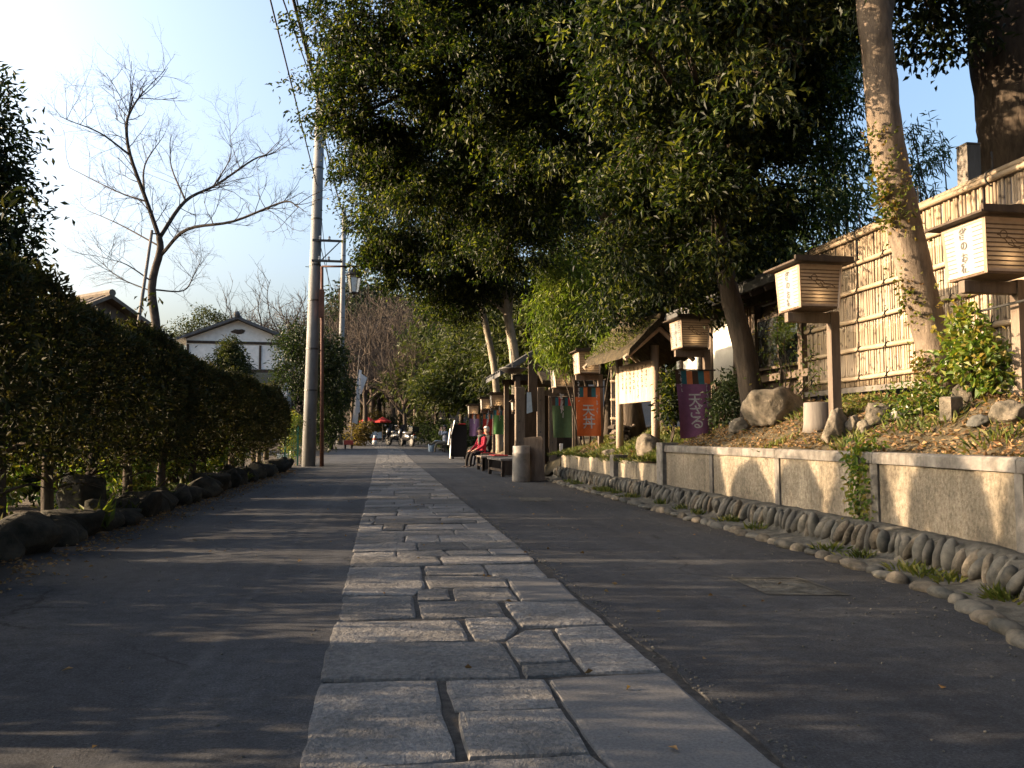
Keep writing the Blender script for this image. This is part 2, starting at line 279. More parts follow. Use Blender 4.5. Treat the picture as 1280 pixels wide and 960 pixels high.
class MB:
    def __init__(s): s.v = []; s.f = []; s.mi = []
    def add(s, V, Fs, mi=0):
        o = len(s.v); s.v.extend([tuple(map(float, p)) for p in V])
        s.f.extend([[i + o for i in f] for f in Fs]); s.mi.extend([mi] * len(Fs)); return s
    def box(s, c, sz, Rm=None, mi=0, bev=0.0):
        x, y, z = [q / 2 for q in sz]
        if bev:
            e = bev; V = []; 
            for (zz, ex) in ((-z, e), (-z + e, 0), (z - e, 0), (z, e)):
                a, b_ = x - ex, y - ex
                V += [(-a, -b_ , zz), (a, -b_, zz), (a, b_, zz), (-a, b_, zz)]
            Fs = [[3, 2, 1, 0], [12, 13, 14, 15]]
            for k in range(3):
                for i in range(4):
                    j = (i + 1) % 4; Fs.append([k * 4 + i, k * 4 + j, k * 4 + 4 + j, k * 4 + 4 + i])
        else:
            V = [(-x, -y, -z), (x, -y, -z), (x, y, -z), (-x, y, -z), (-x, -y, z), (x, -y, z), (x, y, z), (-x, y, z)]
            Fs = [[3, 2, 1, 0], [4, 5, 6, 7], [0, 1, 5, 4], [1, 2, 6, 5], [2, 3, 7, 6], [3, 0, 4, 7]]
        V = np.array(V)
        if Rm is not None: V = V @ np.asarray(Rm).T
        return s.add(V + np.array(c), Fs, mi)
    def tube(s, pts, rads, n=8, cap=True, mi=0, wob=0.0, rng=None):
        P = np.array(pts, float); m = len(P); rr = np.broadcast_to(np.array(rads, float), (m,))
        T = np.gradient(P, axis=0); T /= np.linalg.norm(T, axis=1)[:, None] + 1e-9
        up = np.array([0, 0, 1.0]) if abs(T[0][2]) < 0.9 else np.array([1.0, 0, 0])
        a = np.cross(T[0], up); a /= np.linalg.norm(a); V = []
        for i in range(m):
            a = a - T[i] * (a @ T[i]); a /= np.linalg.norm(a) + 1e-9; b_ = np.cross(T[i], a)
            for k in range(n):
                t = 2 * math.pi * k / n; q = rr[i] * (1 + (rng.uniform(-wob, wob) if wob else 0))
                V.append(P[i] + (a * math.cos(t) + b_ * math.sin(t)) * q)
        Fs = [[i * n + k, i * n + (k + 1) % n, (i + 1) * n + (k + 1) % n, (i + 1) * n + k] for i in range(m - 1) for k in range(n)]
        if cap: Fs += [list(range(n))[::-1], [(m - 1) * n + k for k in range(n)]]
        return s.add(V, Fs, mi)
    def lathe(s, prof, c=(0, 0, 0), n=16, mi=0):
        V = [(c[0] + r * math.cos(2 * math.pi * k / n), c[1] + r * math.sin(2 * math.pi * k / n), c[2] + z) for r, z in prof for k in range(n)]
        Fs = [[i * n + k, i * n + (k + 1) % n, (i + 1) * n + (k + 1) % n, (i + 1) * n + k] for i in range(len(prof) - 1) for k in range(n)]
        Fs += [list(range(n))[::-1], [(len(prof) - 1) * n + k for k in range(n)]]
        return s.add(V, Fs, mi)
    def blob(s, c, r3, rng, amp=0.2, sub=2, Rm=None, k=2.2, flat=None, mi=0, facet=0):
        P, Fs = ICO[sub]; V = P * (1 + lump(P, rng, amp, k))[:, None]
        if facet:
            for j in range(facet):
                d = unit(rng.normal(size=3)); h = rng.uniform(.62, .92); V = V - np.maximum(0, V @ d - h)[:, None] * d * .9
            V = V * (1 + lump(P, rng, .07, 9) + rng.normal(size=len(P)) * .008)[:, None]
        V = V * np.array(r3)
        if flat is not None: V[:, 2] = np.maximum(V[:, 2], flat)
        if Rm is not None: V = V @ np.asarray(Rm).T
        return s.add(V + np.array(c), Fs, mi)
    def prism(s, poly, z0, z1, mi=0):
        n = len(poly); V = [(x, y, z0) for x, y in poly] + [(x, y, z1) for x, y in poly]
        Fs = [list(range(n))[::-1], [n + i for i in range(n)]] + [[i, (i + 1) % n, n + (i + 1) % n, n + i] for i in range(n)]
        return s.add(V, Fs, mi)
    def mesh(s, name, mats, smooth=False):
        me = bpy.data.meshes.new(name); me.from_pydata(s.v, [], s.f)
        for q in ([mats] if isinstance(mats, str) else mats): me.materials.append(MATS[q])
        if len(set(s.mi)) > 1: me.polygons.foreach_set('material_index', s.mi)
        if smooth: me.polygons.foreach_set('use_smooth', [True] * len(s.f))
        me.update(); return me
    def build(s, name, mats, parent=None, smooth=False, **kw): return link(name, s.mesh(name, mats, smooth), parent, **kw)

def unit(a): return a / (np.linalg.norm(a, axis=-1, keepdims=True) + 1e-9)
def leaf_arrays(P, Dn, L, W, rng, fold=0.22, droop=0.15):
    n = len(P); L = L * rng.uniform(0.65, 1.25, n)[:, None]; W = W * rng.uniform(0.7, 1.2, n)[:, None]
    Dn = unit(Dn); s = unit(np.cross(Dn, unit(rng.normal(size=(n, 3)) * 0.8 + np.array([0, 0, 1.2])))); nn = np.cross(s, Dn)
    mid = P + Dn * L * 0.45
    V = np.stack([P, mid + s * W / 2 + nn * W * fold, P + Dn * L - nn * L * droop, mid - s * W / 2 + nn * W * fold], 1).reshape(-1, 3)
    b = np.arange(n)[:, None] * 4; T = np.concatenate([b + np.array([[0, 1, 2]]), b + np.array([[0, 2, 3]])], 1).reshape(-1, 3)
    return V, T
def leaf_mesh(name, P, Dn, L, W, mat, rng, **kw):
    V, T = leaf_arrays(P, Dn, L, W, rng, **kw); return np_mesh(name, V, T, mat)
def crown_points(lobes, ncl, per, spread, rng, shell=0.5, gap=0.0, down=0.25, out=0.6, pads=0):
    lob = np.array([list(c) + list(r) for c, r in lobes], float)
    wgt = (lob[:, 3] * lob[:, 4] * lob[:, 5]) ** 0.67; wgt /= wgt.sum()
    ntot = ncl; ncl = max(1, ncl // pads) if pads else ncl
    k = rng.choice(len(lob), ncl, p=wgt); d = unit(rng.normal(size=(ncl, 3)))
    rad = shell + (1 - shell) * rng.uniform(0, 1, ncl) ** 0.6
    rad *= 1 + 0.16 * np.sin(d[:, 0] * 5 + k) * np.sin(d[:, 1] * 6 + 2 * k) + 0.1 * np.sin(d[:, 2] * 9 + k)
    C = lob[k, :3] + d * lob[k, 3:] * rad[:, None]
    if pads:                                   # leaf sprays: flat drooping pads of clusters with dark gaps between them
        sz = rng.uniform(.55, 1.25, ncl); C = np.repeat(C, pads, 0); d = np.repeat(d, pads, 0); sz = np.repeat(sz, pads)
        o = rng.normal(size=C.shape) * np.array([.30, .30, .10]) * sz[:, None]
        h = np.stack([d[:, 0], d[:, 1], np.zeros(len(d))], 1); o[:, 2] -= .45 * (o * h).sum(1); C = C + o
    if gap:
        q = np.sin(C[:, 0] * 2.1 + C[:, 2] * 1.3) + np.sin(C[:, 1] * 1.7 - C[:, 2] * 2.3 + 1) + np.sin(C[:, 0] * 1.1 + C[:, 1] * 2.9 + 2)
        keep = q > -3 + gap * 3; C = C[keep]; d = d[keep]
    m = len(C); P = np.repeat(C, per, 0) + rng.normal(size=(m * per, 3)) * spread
    Dn = np.repeat(d, per, 0) * out + rng.normal(size=(m * per, 3)) * 0.6 + np.array([0, 0, -down])
    return P, Dn
def smooth_path(pts, n=4):
    P = np.array(pts, float); out = []
    Q = np.vstack([2 * P[0] - P[1], P, 2 * P[-1] - P[-2]])
    for i in range(1, len(Q) - 2):
        for t in np.linspace(0, 1, n, endpoint=False):
            a, b_, c, d = Q[i - 1:i + 3]; out.append(0.5 * (2 * b_ + (c - a) * t + (2 * a - 5 * b_ + 4 * c - d) * t * t + (3 * b_ - a - 3 * c + d) * t ** 3))
    out.append(P[-1]); return np.array(out)
def tree(name, base, trunk_pts, r0, lobes, leafmat, ncl, per, L, W, rng, barkmat='bark', spread=0.22, shell=0.5, gap=0.2, limb_r=0.35, twigs=True, down=0.25, top=0.5, sides=9, pads=0, **kw):
    """trunk_pts and lobes are in world coordinates; the root stands at base."""
    b = np.array(base, float); root = empty(name, b, **kw)
    tp = smooth_path(np.array(trunk_pts, float) - b, 5); rr = np.linspace(1, top, len(tp)) * r0; rr[0] *= 1.35
    mb = MB(); mb.tube(tp, rr, sides, wob=0.05, rng=rng)
    link('trunk', mb.mesh('trunk', barkmat, True), root)
    for c, r in lobes:
        c = np.array(c) - b; k = int(len(tp) * rng.uniform(0.55, 0.98)); k = min(k, len(tp) - 1); s = tp[k]
        mid = (s + c) / 2 + np.array([0, 0, 0.12 * np.linalg.norm(c - s)])
        mb = MB(); pts = smooth_path([s, mid, c], 5); mb.tube(pts, np.linspace(rr[k] * limb_r * 1.6, rr[k] * limb_r * 0.35, len(pts)), 6)
        if twigs:
            for q in range(7):
                d = unit(rng.normal(size=3)) * np.array(r) * 0.8; mb.tube(smooth_path([pts[rng.integers(4, len(pts))], c + d * 0.5 + [0, 0, .1], c + d], 2), np.linspace(rr[k] * limb_r * 0.3, 0.008, 5), 4)
        link('limb', mb.mesh('limb', barkmat, True), root)
    P, Dn = crown_points([(np.array(c) - b, r) for c, r in lobes], ncl, per, spread, rng, shell, gap, down, pads=pads)
    link('crown', leaf_mesh('crown', P, Dn, L, W, leafmat, rng), root)
    return root
def copy_tree(o, parent=None):
    c = o.copy(); COL.objects.link(c); c.parent = parent
    for ch in list(o.children): copy_tree(ch, c)
    return c
def rs(k): return np.random.default_rng(k)

# ------------------------------------------------------------------ lettering (built-in font) turned into meshes
GLYPH = {}
def make_glyphs(chars):
    dg_objs = []
    for ch in chars:
        cu = bpy.data.curves.new('glyph', 'FONT'); cu.body = ch; cu.size = 1.0; cu.align_x = 'CENTER'; cu.align_y = 'CENTER'; cu.offset = 0.012
        o = bpy.data.objects.new('glyph', cu); COL.objects.link(o); dg_objs.append((ch, o))
    bpy.context.view_layer.update(); dg = bpy.context.evaluated_depsgraph_get()
    for ch, o in dg_objs:
        me = bpy.data.meshes.new_from_object(o.evaluated_get(dg)); V = np.array([v.co[:] for v in me.vertices]).reshape(-1, 3)
        if len(V): V = V - (V.max(0) + V.min(0)) / 2
        GLYPH[ch] = (V, [list(p.vertices) for p in me.polygons])
        cu = o.data; bpy.data.objects.remove(o); bpy.data.curves.remove(cu); bpy.data.meshes.remove(me)
make_glyphs('雀のお宿天丼ざる')
def column_text(mb, s, origin, ux, uy, size, pitch, sx=1.0):
    """characters stacked downwards; ux right, uy up on the surface."""
    for i, ch in enumerate(s):
        V, Fs = GLYPH[ch]; k = size * (0.72 if ch in 'のお' else 1)
        mb.add([np.array(origin) + np.array(ux) * v[0] * k * sx + np.array(uy) * (v[1] * k - i * pitch) for v in V], Fs)
def brush_marks(mb, origin, ux, uy, n, size, pitch, rng, wd=0.16):
    """a column of brush-like strokes, for writing too small to read."""
    ux = np.array(ux, float); uy = np.array(uy, float)
    for i in range(n):
        for k in range(rng.integers(3, 6)):
            c = np.array(origin) - uy * (i * pitch) + ux * rng.uniform(-.3, .3) * size + uy * rng.uniform(-.38, .38) * size
            a = rng.choice([0.1, -0.15, 1.45, 1.0, 2.2]); L = size * rng.uniform(.3, .75); d = ux * math.cos(a) + uy * math.sin(a); p = -ux * math.sin(a) + uy * math.cos(a); q = size * wd / 2
            mb.add([c - d * L / 2 - p * q, c + d * L / 2 - p * q * .6, c + d * L / 2 + p * q * .6, c - d * L / 2 + p * q], [[0, 1, 2, 3]])

# ------------------------------------------------------------------ people (skin modifier, evaluated once, before the heavy scene)
BODIES = {}
def skin_bodies(specs):
    tmp = []
    for key, (J, Es) in specs.items():
        names = list(J); me = bpy.data.meshes.new('body'); me.from_pydata([J[k][:3] for k in names], [(names.index(a), names.index(b)) for a, b in Es], [])
        o = bpy.data.objects.new('body', me); COL.objects.link(o); o.modifiers.new('skin', 'SKIN'); sm = o.modifiers.new('sub', 'SUBSURF'); sm.levels = 2; sm.render_levels = 2
        for i, k in enumerate(names):
            r = J[k][3]; me.skin_vertices[0].data[i].radius = r if isinstance(r, tuple) else (r, r); me.skin_vertices[0].data[i].use_root = (k == 'pelvis')
        tmp.append((key, o))
    bpy.context.view_layer.update(); dg = bpy.context.evaluated_depsgraph_get()
    for key, o in tmp:
        BODIES[key] = bpy.data.meshes.new_from_object(o.evaluated_get(dg)); me = o.data
        bpy.data.objects.remove(o); bpy.data.meshes.remove(me)
def person_spec(pose):
    """local frame: facing -X, feet near z=0; pose gives the joints that differ."""
    J = dict(pelvis=(0, 0, .52, .15), waist=(.03, 0, .70, .145), chest=(.05, 0, .90, (.17, .15)), neck_base=(.03, 0, 1.06, .09), neck=(.01, 0, 1.12, .055), head=(-.02, 0, 1.22, .088), crown=(-.01, 0, 1.31, .08))
    for s, q in ((-1, 'l'), (1, 'r')):
        J.update({'hip' + q: (-.04, .10 * s, .50, .10), 'knee' + q: (-.44, .12 * s, .50, .068), 'shin' + q: (-.50, .12 * s, .28, .058), 'ankle' + q: (-.52, .12 * s, .08, .042), 'toe' + q: (-.70, .13 * s, .035, .038),
                  'sh' + q: (.04, .19 * s, 1.0, .085), 'el' + q: (-.06, .25 * s, .76, .058), 'wr' + q: (-.30, .16 * s, .62, .036), 'pa' + q: (-.38, .13 * s, .59, .036)})
    J.update(pose)
    Es = [('pelvis', 'waist'), ('waist', 'chest'), ('chest', 'neck_base'), ('neck_base', 'neck'), ('neck', 'head'), ('head', 'crown')]
    for q in 'lr':
        Es += [('pelvis', 'hip' + q), ('hip' + q, 'knee' + q), ('knee' + q, 'shin' + q), ('shin' + q, 'ankle' + q), ('ankle' + q, 'toe' + q), ('chest', 'sh' + q), ('sh' + q, 'el' + q), ('el' + q, 'wr' + q), ('wr' + q, 'pa' + q)]
        w_ = np.array(J['wr' + q][:3]); p = np.array(J['pa' + q][:3]); d = unit(p - w_); s = np.array([0, 1.0, 0]); s = unit(s - d * (s @ d))
        for i in range(5):
            if i < 4:
                a = p + d * .03 + s * (i - 1.5) * .021; e1 = a + d * (.036 + (.006 if i in (1, 2) else 0)); e2 = e1 + d * .026 + np.array([0, 0, -.016])
            else:
                sg = -1 if q == 'r' else 1; a = p + s * sg * .042 - d * .005; e1 = a + d * .025 + s * sg * .012; e2 = e1 + d * .024
            J[f'f{i}a{q}'] = (*e1, .0095); J[f'f{i}b{q}'] = (*e2, .008); Es += [('pa' + q, f'f{i}a{q}'), (f'f{i}a{q}', f'f{i}b{q}')]
    return J, Es
arms_up = {}
for s, q in ((-1, 'l'), (1, 'r')):
    arms_up.update({'el' + q: (-.22, .27 * s, .92, .056), 'wr' + q: (-.20, .12 * s, 1.15, .036), 'pa' + q: (-.19, .08 * s, 1.21, .035)})
arms_up.update({'kneer': (-.42, .04, .60, .068), 'shinr': (-.60, -.06, .50, .056), 'ankler': (-.72, -.12, .42, .042), 'toer': (-.84, -.10, .50, .036)})
skin_bodies({'sit': person_spec({'neck': (-.02, 0, 1.12, .055), 'head': (-.07, 0, 1.215, .088), 'crown': (-.065, 0, 1.305, .078), 'neck_base': (.0, 0, 1.05, .09)}), 'photo': person_spec(arms_up)})
def person(name, key, loc, rz, top, trousers, shoes, hair, label, scale=1.0, scarf=None, coat_dark=None, cap=None):
    root = empty(name, loc, rz, label=label, cat='person', group=None); root.scale = (scale,) * 3
    me = BODIES[key].copy(); me.name = 'body'; me.materials.clear()
    for q in (top, trousers, shoes, 'skin'): me.materials.append(MATS[q])
    J, _ = person_spec(arms_up if key == 'photo' else {}); hand = np.array([J['pal'][:3], J['par'][:3]])
    for p in me.polygons:
        c = np.array(p.center); mi = 0
        if c[2] < .60 and (c[0] < .0 or c[2] < .50): mi = 1
        if c[2] < .115 or (key == 'photo' and c[0] < -.68): mi = 2
        if c[2] > 1.10: mi = 3
        if min(np.linalg.norm(hand - c, axis=1)) < .085: mi = 3
        p.material_index = mi; p.use_smooth = True
    link('body', me, root)
    rng = rs(5); hx = -.065 if key == 'sit' else -.015
    mb = MB(); P, Fs = ICO[3]; V = P * np.array([.108, .095, .115]) * (1 + lump(P, rng, .06, 4))[:, None]
    cut = [f for f in Fs if not (np.mean([P[i][0] for i in f]) < -.35 and np.mean([P[i][2] for i in f]) < .35) and np.mean([P[i][2] for i in f]) > -.75]
    mb.add(V + np.array([hx + .02, 0, 1.275]), cut); mb.build('hair', hair, root, True)
    mb = MB(); mb.blob((hx - .10, 0, 1.235), (.024, .016, .026), rng, .05, 1); mb.build('nose', 'skin', root, True)
    mb = MB()
    for s in (-1, 1): mb.blob((hx - .083, .034 * s, 1.262), (.012, .014, .008), rng, 0, 1)
    mb.build('eyes', 'hair_dark', root, True)
    for s in (-1, 1): MB().blob((hx + .012, .092 * s, 1.245), (.02, .012, .03), rng, .05, 1).build('ear', 'skin', root, True)
    MB().box((hx - .086, 0, 1.195), (.012, .045, .010)).build('mouth', 'cloth_leather', root)
    if scarf: 
        t = np.linspace(0, 6.28, 15)[:-1]; mb = MB(); mb.tube([(.0 + .105 * math.cos(a), .10 * math.sin(a), 1.09 + .02 * math.cos(a)) for a in t] + [(.105, 0, 1.11)], .045, 7)
        mb.tube([(-.10, -.03, 1.08), (-.13, -.05, .95), (-.12, -.06, .80)], [.04, .045, .03], 6); mb.build('scarf', scarf, root, True)
    return root

# ================================================================== THE SETTING
def xo(y): return -0.0042 * max(0.0, y - 45) ** 2            # the road bends left beyond 45 m
def hill(x, y):
    z = zr(min(y, 80)) + max(0, y - 80) * 0.13
    if y > 16: z += max(0, x - 9) * 0.12 * min(1, (y - 16) / 15)
    return z
def grid_sheet(xs, ys, zf, name, mat, **kw):
    V = [(x, y, zf(x, y)) for y in ys for x in xs]; n = len(xs)
    Fs = [[j * n + i, j * n + i + 1, (j + 1) * n + i + 1, (j + 1) * n + i] for j in range(len(ys) - 1) for i in range(n - 1)]
    return MB().add(V, Fs).build(name, mat, smooth=True, **kw)
gx = [-600, -300, -150, -90, -60, -40, -28, -20, -14, -10, -7, -5, -3.5, -1, 1, 3, 5, 7, 9, 12, 16, 22, 30, 45, 60, 90, 150, 300, 600]
gy = [-60, -30, -10, -2, 3, 8, 13, 18, 23, 28, 33, 38, 43, 48, 53, 58, 63, 68, 74, 80, 88, 96, 105, 120, 150, 200, 300, 500, 900]
grid_sheet(gx, gy, lambda x, y: min(hill(x, y), 14) - 0.07, 'ground', 'earth', kind='structure')
ys = list(np.arange(-6, 30, 0.18)) + list(np.arange(30, 86, 1.0))
rng = rs(1)
def edge_l(y): return -0.226 + 0.012 * math.sin(y * 3.1) + 0.010 * math.sin(y * 7.7 + 1)
def edge_r(y): return 1.236 + 0.016 * math.sin(y * 2.3) + 0.018 * math.sin(y * 6.1 + 2) * math.sin(y * 1.3) + 0.010 * math.sin(y * 13)
def road_sheet(name, lo, hi):
    V = []; Fs = []; n = 6
    for j, y in enumerate(ys):
        a, b_ = lo(y), hi(y); z = zr(y)
        for i in range(n): t = i / (n - 1); V.append((a + (b_ - a) * t + xo(y), y, z - 0.0))
        for i in (0, n - 1): V.append((V[-n if i == 0 else -2][0] if i == 0 else V[-2][0], y, z - 0.05))
    m_ = n + 2
    for j in range(len(ys) - 1):
        for i in range(n - 1): Fs.append([j * m_ + i, j * m_ + i + 1, (j + 1) * m_ + i + 1, (j + 1) * m_ + i])
        Fs.append([j * m_ + n, j * m_, (j + 1) * m_, (j + 1) * m_ + n]); Fs.append([j * m_ + n - 1, j * m_ + n + 1, (j + 1) * m_ + n + 1, (j + 1) * m_ + n - 1])
    return MB().add(V, Fs).build(name, 'asphalt', kind='structure')
road_sheet('road', lambda y: -2.95 + 0.12 * math.sin(y * 0.7) + 0.05 * math.sin(y * 2.9), edge_l)
road_sheet('road', edge_r, lambda y: 3.9 if y < 30 else min(7, 3.9 + (y - 30) * .3))
# bedding under the path stones
V = []; Fs = []
for j, y in enumerate(ys): V += [(-0.33 + xo(y), y, zr(y) - 0.009), (1.36 + xo(y), y, zr(y) - 0.009)]
for j in range(len(ys) - 1): Fs.append([2 * j, 2 * j + 1, 2 * j + 3, 2 * j + 2])
path = MB().add(V, Fs).build('stone_path', 'bedding', kind='structure')

def stone_geo(mb, poly, rng, zt, thick=0.03, gap=0.004, jit=0.006, seg=0.10, inset=0.007, base=None):
    P = np.array(poly, float); c = P.mean(0)
    if np.sum(P[:, 0] * np.roll(P[:, 1], -1) - np.roll(P[:, 0], -1) * P[:, 1]) < 0: P = P[::-1]
    d = P - c; P = P + unit(d) * (.003 - gap)
    ring = []
    for i in range(len(P)):
        a, b_ = P[i], P[(i + 1) % len(P)]; k = max(2, int(np.linalg.norm(b_ - a) / seg)); nn = unit(np.array([(b_ - a)[1], -(b_ - a)[0]]))
        for t in range(k):
            q = a + (b_ - a) * t / k
            if t == 0: q = q + unit(c - q) * rng.uniform(.004, .014)
            ring.append(q + nn * rng.uniform(-jit, jit * .5))
    Q = np.array(ring); n = len(Q); ins = Q + unit(c - Q) * inset; ins2 = Q + unit(c - Q) * inset * 4
    tilt = rng.normal(size=2) * 0.005
    def zz(p): return zt + (p - c) @ tilt
    V = [(*p, zz(p) - thick) for p in Q] + [(*p, zz(p) - 0.012 - rng.uniform(0, .006)) for p in Q] + [(*p, zz(p) - rng.uniform(0, .004)) for p in ins] + [(*p, zz(p) + rng.uniform(0, .004)) for p in ins2]
    Fs = [[k * n + i, k * n + (i + 1) % n, (k + 1) * n + (i + 1) % n, (k + 1) * n + i] for k in range(3) for i in range(n)] + [[3 * n + i for i in range(n)]]
    V = np.array(V)
    if base is not None: V = V - np.array(base)
    mb.add(V, Fs)
def pix(poly): return [G(x / 1.939 + 340, y / 1.939 + 560)[:2] for x, y in poly]
NEAR = [('granite', [(108, 570), (402, 562), (420, 640), (452, 755), (48, 790)]), ('granite', [(412, 560), (664, 559), (702, 630), (438, 637)]), ('granite', [(446, 640), (704, 632), (780, 742), (474, 754)]),
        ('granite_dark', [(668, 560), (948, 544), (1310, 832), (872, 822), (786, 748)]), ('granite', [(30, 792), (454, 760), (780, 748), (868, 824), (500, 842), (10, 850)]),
        ('granite', [(118, 478), (556, 468), (612, 556), (106, 567)]), ('granite', [(562, 468), (610, 440), (678, 438), (728, 516), (600, 523)]), ('granite', [(600, 527), (732, 519), (756, 545), (614, 557)]),
        ('granite', [(683, 437), (815, 431), (946, 541), (762, 546), (734, 516)]), ('granite', [(146, 421), (455, 415), (484, 466), (122, 476)]), ('granite', [(463, 414), (573, 410), (604, 436), (566, 466), (490, 467)]),
        ('granite', [(160, 359), (342, 357), (354, 411), (146, 419)]), ('granite', [(350, 372), (546, 369), (570, 409), (362, 413)]), ('granite', [(558, 374), (746, 373), (815, 429), (606, 435)]),
        ('granite', [(186, 289), (360, 285), (374, 338), (348, 356), (160, 358)]), ('granite', [(366, 311), (564, 311), (580, 338), (380, 341)]), ('granite', [(352, 343), (428, 341), (436, 367), (350, 371)]), ('granite', [(436, 341), (578, 339), (602, 371), (442, 369)]),
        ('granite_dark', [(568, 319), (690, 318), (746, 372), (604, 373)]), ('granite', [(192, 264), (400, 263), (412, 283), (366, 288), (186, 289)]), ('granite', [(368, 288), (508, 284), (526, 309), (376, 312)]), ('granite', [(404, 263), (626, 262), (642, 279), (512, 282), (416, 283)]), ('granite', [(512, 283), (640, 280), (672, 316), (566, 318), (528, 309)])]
rng = rs(11)
def paving(poly, mat):
    P = [np.array(p) for p in poly]
    P = [np.array([min(max(p[0], -0.25 if p[0] > -.31 else p[0]), 1.235), p[1]]) for p in P]
    c = np.mean(P, 0); cz = zr(c[1]); mb = MB()
    stone_geo(mb, [p - c for p in P], rng, rng.uniform(0.0, 0.009), thick=.035)
    o = mb.build('paving_stone', mat, path); o.location = (c[0] + xo(c[1]), c[1], cz)
for mat, poly in NEAR: paving(pix(poly), mat)
for (y0, y1, cuts) in ((-2.0, -1.2, (.5,)), (-1.2, -.3, (.2, .8)), (-.3, .5, (.6,)), (.5, 1.2, (.3,)), (1.2, 2.02, (.45, .9))):   # behind the frame's lower edge
    xs = [-.25] + list(cuts) + [1.235]
    for a, b_ in zip(xs[:-1], xs[1:]): paving([(a, y0), (b_, y0), (b_, y1), (a, y1)], 'granite')
y = G(400 / 1.939 + 340, 263.5 / 1.939 + 560)[1]
def row_polys(y0, y1, rng):
    k = rng.choice([2, 3, 3, 3, 4]); w_ = rng.dirichlet(np.full(k, 5.0)) * 1.485; xs = np.concatenate([[-.25], -.25 + np.cumsum(w_)]); xs[-1] = 1.235
    top = xs + np.concatenate([[0], rng.normal(size=k - 1) * .03, [0]]); out = []
    for i in range(k):
        a, b_, c, d = xs[i], xs[i + 1], top[i + 1], top[i]
        if (b_ - a) > .35 and rng.uniform() < .22 and y1 - y0 > .42:
            ym = y0 + (y1 - y0) * rng.uniform(.4, .6); out += [[(a, y0), (b_, y0), ((b_ + c) / 2, ym), ((a + d) / 2, ym)], [((a + d) / 2, ym), ((b_ + c) / 2, ym), (c, y1), (d, y1)]]
        else: out.append([(a, y0), (b_, y0), (c, y1), (d, y1)])
    return out
far = MB(); npv = 0
while y < 72:
    h = rng.uniform(.30, .62)
    for poly in row_polys(y, y + h, rng):
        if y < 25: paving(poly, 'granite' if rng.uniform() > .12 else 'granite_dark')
        else:
            c = np.mean(poly, 0); mb = MB(); stone_geo(mb, poly, rng, 0.006 + zr(c[1]), seg=.5, inset=.01, gap=.012)
            far.add([(v[0] + xo(v[1]), v[1], v[2] + 0) for v in mb.v], mb.f)
    y += h
far.build('paving_stones', 'granite', path, kind='stuff')

# ------------------------------------------------------------------ bank on the right
def bank_z(x, y):
    lowy = min(1, max(0, (y - 11.3) / 0.6)); e = .80 * (1 - lowy) + .56 * lowy
    far_ = min(1, max(0, (y - 18.5) / 2)); e = e * (1 - far_) + .30 * far_
    s = .46 * (1 - lowy) + .42 * lowy
    z = e + s * min(max(0, x - 4.3), 1.35) + .05 * max(0, x - 6.3)
    z += .035 * math.sin(x * 3.1 + y * 1.7) + .025 * math.sin(x * 6.3 - y * 4.1 + 1) + .03 * math.exp(-((y - 8) / .9) ** 2 - ((x - 4.8) / .4) ** 2)
    return z + zr(y)
grid_sheet(list(np.arange(4.24, 7.6, .14)) + [8, 9, 10, 12, 15, 20, 28], list(np.arange(2.2, 20, .16)) + list(np.arange(20.5, 42, .8)), lambda x, y: bank_z(x, y) if x > 4.25 else bank_z(x, y) - (0.0 if y < 19 else .3), 'bank', 'bank_soil', kind='structure')

# ------------------------------------------------------------------ retaining wall
EDGE = [(2.55, 2.2), (3.03, 3.4), (3.44, 4.5), (3.58, 5.7), (3.60, 6.8), (3.62, 8.3), (3.62, 10), (3.64, 12.5), (3.66, 16.4), (3.64, 18.6)]
ex, ey = np.array(EDGE).T
def edge_x(y): return float(np.interp(y, ey, ex))
def wall_x(y): return edge_x(y) + .55
def wdir(y): d = np.array([wall_x(y + .2) - wall_x(y - .2), .4]); d /= np.linalg.norm(d); return d
wall = empty('retaining_wall', (4.2, 8, 0), label='low retaining wall of rough concrete panels with a row of upright cobbles along its foot', cat='wall')
OFF = np.array([4.2, 8, 0])
def strip(mb, y0, y1, prof, n=8):
    """sweep an (offset from wall line, z) profile along the wall."""
    k = len(prof); V = []
    for t in np.linspace(y0, y1, n):
        d = wdir(t); nx = np.array([d[1], -d[0]])
        for (o, z) in prof: p = np.array([wall_x(t), t]) + nx * o; V.append((p[0] - OFF[0], p[1] - OFF[1], z))
    Fs = [[j * k + i, j * k + (i + 1) % k, (j + 1) * k + (i + 1) % k, (j + 1) * k + i] for j in range(n - 1) for i in range(k)] + [list(range(k))[::-1], [(n - 1) * k + i for i in range(k)]]
    mb.add(V, Fs)
posts_y = [2.75, 4.5, 6.25, 8.0, 9.75, 11.5]
for a, b_ in zip(posts_y[:-1], posts_y[1:]):
    mb = MB(); strip(mb, a + .055, b_ - .055, [(0, .24), (0, .765), (.10, .765), (.10, .24)]); mb.build('panel', 'aggregate', wall)
    mb = MB(); strip(mb, a + .004, b_ - .004, [(-.035, .768), (-.035, .845), (-.02, .862), (.15, .862), (.15, .768)]); mb.build('cap', 'concrete', wall)
for t in posts_y[1:-1]: mb = MB(); strip(mb, t - .05, t + .05, [(-.018, .2), (-.018, .766), (.1, .766), (.1, .2)], 2); mb.build('post', 'concrete', wall)
mb = MB(); strip(mb, 11.45, 11.72, [(-.06, .0), (-.06, .90), (.2, .90), (.2, 0)], 2); mb.build('end_pier', 'concrete', wall)
lows = [11.74, 12.9, 14.0, 14.25, 15.4, 16.6, 17.8, 18.6]
